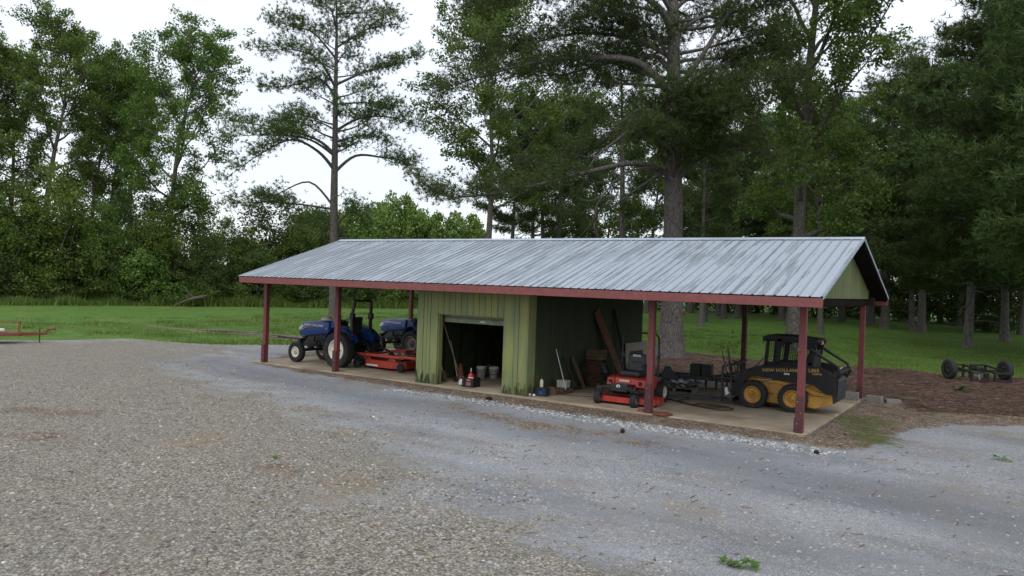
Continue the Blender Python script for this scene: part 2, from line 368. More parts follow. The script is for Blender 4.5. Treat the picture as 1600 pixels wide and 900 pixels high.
coarse_c=t.mix(t.ramp(t.noise(v,1.9,5,.7),[(.52,0.),(.72,.55)]),coarse_c,t.mix(.55,coarse_c,(.07,.062,.055)))
coarse_c=t.mix(t.ramp(k2[1],[(.2,0.),(1,.45)]),coarse_c,t.ramp(k2[0],[(0,(.09,.085,.08)),(1,(.42,.38,.32))]))
coarse_c=t.mix(t.ramp(V1.outputs['Distance'],[(.42,0.),(.75,.7)]),coarse_c,(.06,.052,.042))
fine_c=t.ramp(k2[0],[(0,(.085,.092,.105)),(.3,(.165,.176,.195)),(.65,(.25,.262,.28)),(.9,(.345,.35,.36)),(1,(.52,.51,.49))])
fine_c=t.mix(t.ramp(big,[(.38,.55),(.54,0.)]),fine_c,(.10,.107,.118))
fine_c=t.mix(t.ramp(t.noise(v,.55,6,.7),[(.56,0.),(.68,.6)]),fine_c,(.20,.165,.12))
fine_c=t.mix(t.ramp(t.noise(v,11,6,.8),[(.35,.0),(.65,.5)]),fine_c,t.mix(.6,fine_c,(.09,.088,.085)))
sprk=t.ramp(t.math('MULTIPLY',k1[1],t.math('ADD',t.noise(v,1.6,5,.7),t.math('MULTIPLY',t.noise(v,.4,3),.35))),[(.62,0.),(.68,.8)])
fine_c=t.mix(sprk,fine_c,t.ramp(k1[0],[(0,(.12,.10,.085)),(.5,(.30,.27,.22)),(1,(.5,.48,.44))]))
fc=edge(a_[2],1.7,.09,t.math('ADD',t.math('MULTIPLY',t.noise(t.co(scale=(.8,1.5,1),rot=(0,0,.25)),1.1,8,.75),.55),t.math('MULTIPLY',t.noise(t.co(scale=(.8,1.6,1),rot=(0,0,.25)),.32,4,.6),.45)))
fine_c=t.mix(t.ramp(t.noise(t.co(scale=(.5,1,1),rot=(0,0,.2)),.7,5,.6),[(.42,0.),(.60,.5)]),fine_c,t.mix(.5,fine_c,(.33,.345,.37)))
gravel=t.mix(fc,fine_c,coarse_c)
bd=t.math('MULTIPLY',edge(c_[0],.3,.2),.6); gravel=t.mix(bd,gravel,(.10,.11,.128))
brown_patch=t.ramp(t.noise(v,.42,5,.6),[(.60,0.),(.70,.6)]); gravel=t.mix(brown_patch,gravel,(.20,.15,.09))
gravel=t.mix(t.math('MULTIPLY',t.ramp(t.noise(v,.35,3),[(.35,.45),(.6,0.)]),.7),gravel,(.16,.15,.13))
lt=edge(b_[1],.5,.10,nB); gravel=t.mix(lt,gravel,t.ramp(k1[2],[(0,(.11,.115,.12)),(.5,(.24,.25,.255)),(1,(.48,.48,.46))]))
strn=t.noise(v,7,8,.75); strk=t.noise(t.co(scale=(1,5,1),rot=(0,0,.7)),9,5,.7)
straw_c=t.ramp(strn,[(.32,(.024,.015,.011)),(.5,(.064,.038,.026)),(.68,(.12,.072,.048))])
straw_c=t.mix(t.ramp(strk,[(.55,0.),(.7,.45)]),straw_c,(.16,.10,.06))
straw_c=t.mix(t.ramp(t.noise(v,1.1,6,.7),[(.42,0.),(.62,.65)]),straw_c,(.030,.019,.014))
dirt_c=t.ramp(t.noise(v,3,8,.7),[(.3,(.060,.043,.030)),(.55,(.14,.10,.066)),(.75,(.24,.19,.125))])
dirt_c=t.mix(t.ramp(k1[1],[(.86,0.),(.93,.8)]),dirt_c,(.36,.34,.31))
gx_=t.noise(v,1.3,6,.7); grass_c=t.ramp(gx_,[(.28,(.038,.085,.009)),(.5,(.065,.142,.014)),(.72,(.11,.19,.026))])
grass_c=t.mix(t.ramp(t.noise(v,.22,4),[(.5,0.),(.72,.55)]),grass_c,(.16,.165,.04))
grass_c=t.mix(t.ramp(t.noise(v,.6,6,.75),[(.54,0.),(.66,.55)]),grass_c,(.035,.085,.012))
grass_c=t.mix(t.ramp(t.noise(v,14,5,.8),[(.45,0.),(.75,.6)]),grass_c,(.028,.065,.010))
dm=edge(b_[2],1.0,.07,t.noise(v,1.1,8,.75)); col=t.mix(dm,gravel,dirt_c)
sm=edge(a_[1],.35,.035,nB); col=t.mix(sm,col,straw_c)
# straw litter drifting out over the yard beside the bed
dr=t.math('MULTIPLY',t.ramp(a_[1],[(.0,0.),(.5,1.)]),t.ramp(nB,[(.50,0.),(.6,1.)])); col=t.mix(t.math('MULTIPLY',dr,.9),col,straw_c)
gm=edge(a_[0],.30,.03,nB); col=t.mix(gm,col,grass_c); eg=t.math('MULTIPLY',t.math('MULTIPLY',gm,t.math('SUBTRACT',1.,gm)),2.6,True); col=t.mix(eg,col,(.20,.15,.085))
tm=edge(c_[1],.5,.08); col=t.mix(tm,col,dirt_c)
mm=t.math('MULTIPLY',edge(b_[0],.7,.08,nB),.9); col=t.mix(mm,col,t.ramp(strn,[(.35,(.04,.045,.016)),(.65,(.09,.12,.022))]))
hb=t.math('SUBTRACT',1.,V1.outputs['Distance']); hb2=t.math('SUBTRACT',1.,V2.outputs['Distance'])
hh=t.math('ADD',t.math('MULTIPLY',t.math('MULTIPLY',hb,fc),1.),t.math('ADD',t.math('MULTIPLY',hb2,.35),t.math('MULTIPLY',strn,.5)))
t.bsdf(col,.93,0,hh,.65,.02,.25); M['ground_cover']=t.m
def colattr(me,name,arrs,use):
    at_=me.color_attributes.new(name,'FLOAT_COLOR','POINT')
    d=np.ones((len(use),4),np.float32)
    for i,a in enumerate(arrs): d[:,i]=np.clip(.5+.5*a.ravel()[use]/1.5,0,1)
    at_.data.foreach_set('color',d.ravel())
cells=dict(gravel_yard=(yc>=0)&(sc_<0),straw_bed=sc_>=0,lawn=(yc<0)&(sc_<0))
lawn_sd=np.minimum(-sd['yard'],-sd['straw'])
for nm,mask in cells.items():
    f=F[mask]; use,inv=np.unique(f,return_inverse=True)
    o=npmesh(nm,verts[use],inv.reshape(f.shape),'ground_cover',smooth=True)
    colattr(o.data,'zone_a',(lawn_sd,sd['straw'],(sd['coarse']-.1)*.28),use)
    colattr(o.data,'zone_b',(sd['moss'],sd['light']*3,sd['dirt']*2),use)
    colattr(o.data,'zone_c',(sd['band'],sd['track']*2,sd['yard']),use)
    o['kind']='structure'
def in_poly(pts,poly): return sdf(pts[:,0],pts[:,1],poly)
# loose stones lying in the coarse gravel, real pebbles
def stones(name,P,size,seed,mat,flat=.55):
    r=np.random.default_rng(seed); n=len(P)
    base=np.array([(1,0,0),(0,1,0),(-1,0,0),(0,-1,0),(.45,.45,.8),(-.5,.4,.75),(-.4,-.5,.8),(.5,-.42,.7)])
    fc=np.array([(0,1,5,4),(1,2,6,5),(2,3,7,6),(3,0,4,7),(4,5,6,7)])
    s=size*(.38+r.random((n,1,1))**3*2.1); V=base[None]*(1+.35*(r.random((n,8,3))-.5)); V=V*s*np.array([1,.75,flat])
    a=r.random(n)*2*PI; c,s2=np.cos(a)[:,None],np.sin(a)[:,None]
    tx=(r.random((n,1))-.5)*.7
    x=V[...,0]*c-V[...,1]*s2; y=V[...,0]*s2+V[...,1]*c; z=V[...,2]+x*tx
    V=np.stack([x+P[:,:1],y+P[:,1:2],z+P[:,2:3]],-1).reshape(-1,3)
    Fs=(fc[None]+8*np.arange(n)[:,None,None]).reshape(-1,4)
    o=npmesh(name,V,Fs,mat); return o
t=NT('loose_stone'); g=t.n('NewGeometry')
t.bsdf(t.ramp(g.outputs['Random Per Island'],[(0,(.09,.082,.072)),(.3,(.18,.165,.145)),(.6,(.27,.25,.215)),(.85,(.30,.305,.305)),(.985,(.38,.34,.28)),(1,(.6,.58,.54))]),.9,0,spec=.25); M['loose_stone']=t.m
t=NT('pale_stone'); g=t.n('NewGeometry')
t.bsdf(t.ramp(g.outputs['Random Per Island'],[(0,(.11,.115,.12)),(.5,(.24,.25,.26)),(1,(.5,.5,.48))]),.9,0,spec=.25); M['pale_stone']=t.m
def gz(P): return -.06+.012*np.sin(P[:,0]*.9+P[:,1]*.5)*np.sin(P[:,1]*.7-P[:,0]*.3)
P=np.stack([rng.uniform(-2,26,400000),rng.uniform(-17,2,400000)],1)
camxy=np.array([21.37,-17.02]); dist=np.hypot(*(P-camxy).T); s_=in_poly(P,coarse)
wob=.8*np.sin(P[:,0]*1.7+P[:,1]*.6)+.7*np.sin(P[:,1]*2.3-P[:,0]*.8)+.5*np.sin(P[:,0]*4.1)*np.sin(P[:,1]*3.7)
fw=np.array([-.555,.832]); rt=np.array([.832,.555]); q=P-camxy; dz=q@fw; lat=q@rt
vis=(dz>4)&(np.abs(lat)<dz*.74)
dens=np.where(s_+wob*1.6>0,1,.11)*np.clip(9.5/dist,0,1)**2.0
keep=vis&(rng.random(len(P))<dens)&(P[:,1]<-1.0)
P=P[keep][:34000]; P=np.column_stack([P,gz(P)-.004])
tag(stones('loose_gravel',P,.0165,3,'loose_stone'),'loose brown and grey gravel stones lying on the yard','gravel',kind='stuff')
P=np.stack([rng.uniform(6.5,18.8,26000),rng.uniform(-2.0,-.95,26000)],1); k=in_poly(P,light)+.12*rng.standard_normal(len(P))>0
P=P[k]; P=P[rng.random(len(P))<.6]; P=np.column_stack([P,gz(P)-.004])
tag(stones('washed_gravel',P,.021,5,'pale_stone'),'strip of pale washed gravel along the front of the concrete slab','gravel',kind='stuff')
# blades of grass
def blades(name,P,h,w,seed,mat,label,cat='grass'):
    r=np.random.default_rng(seed); n=len(P); a=r.random(n)*2*PI; hh=h*(.5+r.random(n)); ww=w*(.7+.6*r.random(n))
    d=np.stack([np.cos(a),np.sin(a)],1); hh=hh*(.55+.9*np.clip(.5+.35*np.sin(P[:,0]*.9+1.3*np.sin(P[:,1]*.6))+.3*np.sin(P[:,1]*1.7+P[:,0]*.4),0,1.2)); ln=(r.random((n,2))-.5)*hh[:,None]*.9
    p0=np.column_stack([P[:,:2]-d*ww[:,None]/2,P[:,2]]); p1=np.column_stack([P[:,:2]+d*ww[:,None]/2,P[:,2]])
    p2=np.column_stack([P[:,:2]+ln,P[:,2]+hh])
    V=np.stack([p0,p1,p2],1).reshape(-1,3); o=npmesh(name,V,np.arange(3*n).reshape(-1,3),mat,k=3)
    return tag(o,label,cat,kind='stuff')
def scatter(n,x0,x1,y0,y1,fn,seed):
    r=np.random.default_rng(seed); P=np.stack([r.uniform(x0,x1,n),r.uniform(y0,y1,n)],1); return P[fn(P)]
def lawnmask(P): return (in_poly(P,yard)<.05)&(in_poly(P,straw)<.0)&(in_poly(P,track)<0)
P=scatter(330000,-22,26,2,46,lambda P:lawnmask(P)&(np.random.default_rng(1).random(len(P))<np.clip(32/np.hypot(*(P-camxy).T),0,1)**2.2),11)
P=np.column_stack([P,np.full(len(P),-.06)]); blades('lawn_grass',P,.075,.022,4,'grass_blade','short green lawn grass behind the shed')
P=scatter(150000,-26,30,-3,40,lambda P:(lawnmask(P)|((in_poly(P,yard)<.35)&(in_poly(P,yard)>0)&(P[:,0]<-2)))&(np.sin(P[:,0]*1.3+2*np.sin(P[:,1]*.7))*np.sin(P[:,1]*1.1+1.5*np.sin(P[:,0]*.5))+.9*np.random.default_rng(5).random(len(P))>.95),13)
P=np.column_stack([P,np.full(len(P),-.06)]); blades('lawn_tufts',P,.15,.03,14,'weed_blade','taller rough tufts scattered through the lawn and its ragged gravel edge')
# tall weeds where the lawn meets the wood
def ribbon(path,n,w,seed):
    r=np.random.default_rng(seed); path=np.array(path,float); L=np.hypot(*np.diff(path,axis=0).T); c=np.concatenate([[0],np.cumsum(L)])
    u=r.random(n)*c[-1]; i=np.clip(np.searchsorted(c,u)-1,0,len(L)-1); f=(u-c[i])/L[i]; p=path[i]+(path[i+1]-path[i])*f[:,None]
    return p+r.standard_normal((n,2))*w
wood_edge=[(-47,-2),(-46,4),(-45.1,7.9),(-44.2,12.8),(-43.9,15.7),(-43.8,20.0),(-42.0,25.0),(-40.3,30.8),(-38.0,35.1),(-36.0,40.2),(-34.1,46.1),(-31.0,51.2),(-29.7,59.5),(-26.0,68.8),(-20.4,76.0)]
P=ribbon(wood_edge,60000,.9,21); P=np.column_stack([P,np.full(len(P),-.1)]); blades('tall_weeds',P,.62,.10,6,'weed_blade','tall rank weeds along the foot of the wood at the left','weeds')
# ------------------------------------------------------------------ the open shed
shed=thing('equipment_shed','long open pole shed with ribbed metal roof, red posts and green storage room','shed',(0,0,0))
L_=17.53; XL,XR=-.38,18.08; YE=-.82; ZE=2.92; YR=3.68; ZR=4.395; D=7.36; YB=D+.82
def slope(y): return ZE+(ZR-ZE)*(y-YE)/(YR-YE) if y<=YR else ZR-(ZR-ZE)*(y-YR)/(YB-YR)
def ribbed(y0,y1,name):
    mb=MB(); per=.229; n=int((XR-XL)/per); xs=[]
    for i in range(n):
        x=XL+i*(XR-XL)/n; p=(XR-XL)/n
        xs+=[(x,0),(x+p*.36,0),(x+p*.40,.004),(x+p*.44,0),(x+p*.80,0),(x+p*.86,.022),(x+p*.92,.022),(x+p*.98,0)]
    xs.append((XR,0)); k=len(xs); rows=[y0+(y1-y0)*j/6 for j in range(7)]
    wv=random.Random(5)
    vs=[(x,y,slope(y)+h+.002*wv.uniform(-1,1)) for y in rows for x,h in xs]
    fs=[(j*k+i,j*k+i+1,(j+1)*k+i+1,(j+1)*k+i) for j in range(6) for i in range(k-1)]
    return mb.add(vs,fs).build(name,'metal_roof',shed,fix=False)
ribbed(YE-.03,YR-.02,'roof_panel'); ribbed(YB+.03,YR+.02,'roof_panel')
rc=MB()
rc.add([(XL-.02,YR-.17,slope(YR-.17)+.032),(XR+.02,YR-.17,slope(YR-.17)+.032),(XR+.02,YR,ZR+.04),(XL-.02,YR,ZR+.04),(XR+.02,YR+.17,slope(YR+.17)+.032),(XL-.02,YR+.17,slope(YR+.17)+.032),
  (XL-.02,YR-.17,slope(YR-.17)+.022),(XR+.02,YR-.17,slope(YR-.17)+.022),(XR+.02,YR+.17,slope(YR+.17)+.022),(XL-.02,YR+.17,slope(YR+.17)+.022)],[(0,1,2,3),(3,2,4,5),(6,7,1,0),(8,9,5,4)])
t=NT('ridge_metal'); M['ridge_metal']=t.bsdf(t.ramp(t.noise(t.co(scale=(.5,3,3)),3,6,.7),[(.35,(.26,.30,.34)),(.6,(.42,.47,.54))]),.5,.2)
rc.build('ridge_cap','ridge_metal',shed)
# rake trim: narrow folded metal at both ends
for xx in (XL-.012,XR+.002):
    mb=MB()
    for ya,yb in ((YE-.03,YR),(YR,YB+.03)):
        mb.add([(xx,ya,slope(ya)+.026),(xx+.012,ya,slope(ya)+.026),(xx+.012,yb,slope(yb)+.026),(xx,yb,slope(yb)+.026),(xx,ya,slope(ya)-.045),(xx+.012,ya,slope(ya)-.045),(xx+.012,yb,slope(yb)-.045),(xx,yb,slope(yb)-.045)],
          [(0,1,2,3),(4,7,6,5),(0,3,7,4),(1,5,6,2),(0,4,5,1),(3,2,6,7)])
    mb.build('rake_trim','ridge_metal',shed)
# deck boards and purlins under the metal
dk=MB()
for side in (0,1):
    y0,y1=(YE,YR) if side==0 else (YB,YR)
    n=8
    for i in range(n):
        a=y0+(y1-y0)*(i+.02)/n; b=y0+(y1-y0)*(i+.97)/n
        za,zb=slope(a)-.012,slope(b)-.012
        lo=.05
        dk.add([(XL+.03,a,za-lo-.05),(XR-.03,a,za-lo-.05),(XR-.03,b,zb-lo+.045),(XL+.03,b,zb-lo+.045),(XL+.03,a,za),(XR-.03,a,za),(XR-.03,b,zb),(XL+.03,b,zb)],
          [(0,1,2,3),(7,6,5,4),(0,4,5,1),(1,5,6,2),(2,6,7,3),(3,7,4,0)])
dk.build('roof_deck','deck_wood',shed)
# fascia boards
for y,nm in ((YE,'front'),(YB,'rear')):
    s1=-1 if nm=='front' else 1
    mb=MB(); cuts=[XL,3.2,6.95,10.6,14.3,XR]
    for i in range(5): mb.box((cuts[i]+.002,min(y,y+s1*.04),ZE-.225),(cuts[i+1]-.002,max(y,y+s1*.04),ZE-.035))
    mb.build('fascia','fascia_paint',shed,bevel=.004)
# beams on the posts and cross beams at each frame
for y in (0,D):
    mb=MB(); mb.box((-.3,y-.10,2.68),(L_+.3,y-.062,2.92)); mb.box((-.3,y+.062,2.68),(L_+.3,y+.10,2.92)); mb.build('beam','dark_wood',shed,bevel=.004)
for x in (0,3.45,6.76,10.6,14.08,L_):
    tr=MB(); tr.box((x-.02,.11,2.66),(x+.02,D-.11,2.84))
    tr.bar((x,YE+.1,slope(YE+.1)-.14),(x,YR,ZR-.17),.04,.13); tr.bar((x,YB-.1,slope(YE+.1)-.14),(x,YR,ZR-.17),.04,.13)
    tr.bar((x,YR,2.8),(x,YR,ZR-.2),.04,.1); tr.bar((x,YR-1.8,2.8),(x,YR-.1,ZR-.6),.038,.09); tr.bar((x,YR+1.8,2.8),(x,YR+.1,ZR-.6),.038,.09)
    tr.build('truss','dark_wood',shed)
# posts
def post(x,y,sp,mat='red_paint',z0=-.05):
    p=MB().box((x-.072,y-.072,z0),(x+.072,y+.072,2.72)).build('post',mat,shed,bevel=.008)
    if sp:
        MB().box((x-.078,y-.112,z0),(x+.078,y-.0735,sp)).box((x-.03,y-.117,sp-.14),(x-.005,y-.1125,sp-.115)).build('splice_board','red_paint_dark',p,bevel=.004)
        [MB().lathe([(.013,0),(.013,-.012),(.001,-.014)],(x+dx_,y-.1125,dz_),'y',8,False).build('bolt','steel',p) for dx_,dz_ in ((-.035,sp*.25),(.035,sp*.55),(-.035,sp*.85))]
        MB().box((x-.112,y-.07,z0),(x-.0735,y+.07,sp*.6 if sp<.75 else .3)).build('side_board','red_paint_dark',p,bevel=.004)
for x,sp in ((0,.62),(3.45,.66),(14.08,.70),(L_,.78)): post(x,0,sp)
for x in (0.05,3.45,14.08,L_): post(x,D,.3,'red_paint' if x!=14.08 else 'red_paint_dark')
# gable walls
def gable(x0,x1):
    mb=MB(); n=36; ya,yb=.0,D
    rnd=random.Random(3)
    for i in range(n):
        a=ya+(yb-ya)*i/n; b=ya+(yb-ya)*(i+1)/n-.006
        zt=lambda y: slope(y)-.10
        dx=rnd.uniform(-.003,.003)
        mb.add([(x0+dx,a,ZE-.02),(x0+dx,b,ZE-.02),(x0+dx,b,zt(b)),(x0+dx,a,zt(a)),(x1+dx,a,ZE-.02),(x1+dx,b,ZE-.02),(x1+dx,b,zt(b)),(x1+dx,a,zt(a))],
            [(0,1,2,3),(7,6,5,4),(0,4,5,1),(1,5,6,2),(2,6,7,3),(3,7,4,0)])
    mb.box((min(x0,x1)-.003 if x0<5 else max(x0,x1)-.02,ya,ZE-.045),(max(x0,x1)+.004 if x0>5 else min(x0,x1)+.02,yb,ZE-.021))
    return mb.build('gable_wall','green_gable',shed)
gable(L_+.12,L_+.14); gable(-.14,-.12)
mb=MB(); mb.box((L_+.0755,-.05,2.70),(L_+.115,D+.05,2.875)); mb.build('beam','deck_wood',shed,bevel=.004)
mb=MB(); mb.box((-.115,-.05,2.70),(-.0755,D+.05,2.875)); mb.build('beam','dark_wood',shed,bevel=.004)
# storage room
X0,X1=6.76,10.57; OL,OR,OH=7.53,9.80,2.04
def planks(x0,x1,z0,z1,y,n,seed,gaps=None):
    mb=MB(); r=random.Random(seed); xs=gaps or [x0+(x1-x0)*i/n for i in range(n+1)]
    for i in range(len(xs)-1):
        d=r.uniform(-.004,.004); mb.box((xs[i]+.008,y-.022+d,z0+(r.uniform(0,.02) if z0<.1 else 0)),(xs[i+1]-.008,y+d,z1))
    mb.box((x0+.01,y+.006,z0+.02),(x1-.01,y+.03,z1)); return mb
fw_=planks(X0,OL,-.04,2.70,0,4,1,[X0,X0+.24,X0+.37,X0+.50,OL])
o2=planks(OR,X1,-.04,2.70,0,3,2,[OR,OR+.35,OR+.50,X1]); fw_.add(o2.v,o2.f); o3=planks(OL,OR,OH,2.70,0,11,3); fw_.add(o3.v,o3.f)
fw_.build('front_wall','green_siding',shed)
mb=MB()   # door jamb returns and head
mb.box((OL-.03,.031,-.03),(OL+.012,.20,OH)); mb.box((OR-.012,.031,-.03),(OR+.03,.20,OH)); mb.box((OL+.013,.031,OH-.03),(OR-.013,.20,OH+.02)); mb.build('door_frame','green_siding',shed,bevel=.004)
def sidewall(x,y0,y1,nm,mat,sgn):
    mb=MB(); n=int((y1-y0)/.102); r=random.Random(int(x*10))
    for i in range(n):
        a=y0+(y1-y0)*i/n; b=y0+(y1-y0)*(i+1)/n; d=r.uniform(-.0015,.0015)
        mb.box((min(x+d,x+sgn*.02),a+.003,-.02),(max(x+d,x+sgn*.02),b-.003,2.70))
    mb.box((min(x-sgn*.006,x-sgn*.03),y0+.01,0),(max(x-sgn*.006,x-sgn*.03),y1-.01,2.69)); return mb.build(nm,mat,shed)
MB().box((X1+.001,-.022,-.045),(X1+.03,.36,2.70)).build('corner_board','green_siding',shed,bevel=.003)
sidewall(X1,.365,D-.05,'side_wall','green_siding_shaded',1); sidewall(X0,.035,D-.05,'side_wall','green_siding_shaded',-1)
mb=MB(); mb.box((X0+.04,D-.04,-.02),(X1-.04,D,2.7)); mb.build('back_wall','green_siding_shaded',shed)
mb=MB(); mb.box((X0+.04,.04,2.6),(X1-.04,D-.045,2.65)); mb.build('room_ceiling','dark_wood',shed)
for i in range(9):
    y=.4+i*.8
    for xa,xb in ((X0+.032,X0+.07),(X1-.07,X1-.032)): MB().box((xa,y,0),(xb,y+.05,2.6)).build('wall_stud','dark_wood',shed)
# rolled up overhead door, its lowest section hanging just under the head
dr=MB(); prof=[(.24,1.80),(.275,1.80),(.285,1.83),(.285,1.90),(.275,1.93),(.24,1.93)]
dr.prism(prof,OL+.03,OR-.03,'x'); dr.prism([(.30,1.905),(.33,1.93),(1.6,2.2),(1.6,2.16),(.34,1.89)],OL+.03,OR-.03,'x')
dr.box((OL+.02,.25,1.94),(OR-.02,.28,2.02))
dro=dr.build('overhead_door','old_green',shed,bevel=.004)
MB().tube([(8.86,.235,1.865),(8.86,.21,1.85),(8.98,.21,1.85),(8.98,.235,1.865)],.008,6).box((8.84,.228,1.84),(9.0,.2395,1.88)).build('handle','white_plastic',dro)
# slab
mb=MB()
mb.box((-.62,-.12,-.17),(17.68,6.62,0)); sl_=mb.build('concrete_slab','concrete',None,bevel=.018); tag(sl_,kind='structure')
mb=MB()
for x in (3.45,6.8,10.57,14.1): mb.box((x-.004,-.10,.0015),(x+.004,6.6,.003))
mb.box((-.5,3.3,.0015),(17.6,3.308,.003)); j=mb.build('slab_joint','dark_wood',sl_)

# ------------------------------------------------------------------ wheels
def tyre(parent,c,R,w,rr,mat_rim,lug=True,nl=20,out=-1,face='ag',hub=None):
    """axle along y; out = side (-1/+1) the rim face looks to. wheel > tyre, rim"""
    x,y,z=c
    h=w/2
    t=MB().lathe([(rr,-h*.78),(rr*1.12,-h*.95),(R*.86,-h),(R*.95,-h*.88),(R*.975,-h*.6),(R*.98,0),(R*.975,h*.6),(R*.95,h*.88),(R*.86,h),(rr*1.12,h*.95),(rr,h*.78)],c,'y',40)
    if lug:
        for i in range(nl):
            for sgn in (-1,1):
                a=2*PI*(i+.5*(sgn>0))/nl; da=.9*2*PI/nl if face=='ag' else .25*2*PI/nl
                def pt(ang,yy,r): return (x+r*math.cos(ang),y+yy,z+r*math.sin(ang))
                th=2*PI/nl*(.17 if face=='ag' else .30)
                y0,y1=sgn*h*.02,sgn*h*1.0
                o=(R*.96,R*1.02)
                vs=[]
                for r_ in o:
                    r1=r_*.965 if r_==o[1] else r_*.94
                    vs+=[pt(a-th+da,y0,r_),pt(a+th+da,y0,r_),pt(a+th,y1,r1),pt(a-th,y1,r1)]
                # wraps a little down the shoulder
                t.add(vs,[(0,1,2,3),(7,6,5,4),(0,4,5,1),(1,5,6,2),(2,6,7,3),(3,7,4,0)])
                yy=sgn*h*1.02
                t.add([pt(a-th,y1*.98,R*.985),pt(a+th,y1*.98,R*.985),pt(a+th*.8,yy,R*.86),pt(a-th*.8,yy,R*.86),pt(a-th,y1*.9,R*.9),pt(a+th,y1*.9,R*.9)],[(0,1,2,3),(0,3,4),(1,5,2),(3,2,5,4)])
    wh=t.build('wheel',M['tyre'],parent)
    s=out
    prof=[(rr*1.01,h*.80),(rr*.99,h*.84),(rr*.93,h*.84),(rr*.90,h*.62),(rr*.82,h*.45),(rr*.60,h*.30),(rr*.52,h*.42),(rr*.30,h*.44),(rr*.28,h*.62),(rr*.12,h*.66),(.001,h*.66)]
    rim=MB().lathe([(r,a*s) for r,a in prof],c,'y',32)
    rim.lathe([(rr*1.01,-h*.8*s),(rr*.92,-h*.7*s),(rr*.9,h*.6*s)],c,'y',32)
    rim.build('rim',mat_rim,wh)
    bl=MB(); vs=[]; n_=48
    for rf,hf,am in ((.02,.74,0),(.13,.72,0),(.15,.50,0),(.26,.475,.0),(.40,.52,.16),(.43,.40,.16)):
        for j in range(n_):
            a=2*PI*j/n_; q=rr*rf*(1+am*math.cos(8*a)); vs.append((x+q*math.cos(a),y+s*h*hf,z+q*math.sin(a)))
    bl.add(vs,[(i*n_+j,i*n_+(j+1)%n_,(i+1)*n_+(j+1)%n_,(i+1)*n_+j) for i in range(5) for j in range(n_)])
    bl.build('hub',hub or 'black_metal',wh)
    return wh
def sm(o,lv=1):
    m=o.modifiers.new('soft','SUBSURF'); m.levels=lv; m.render_levels=lv; return o
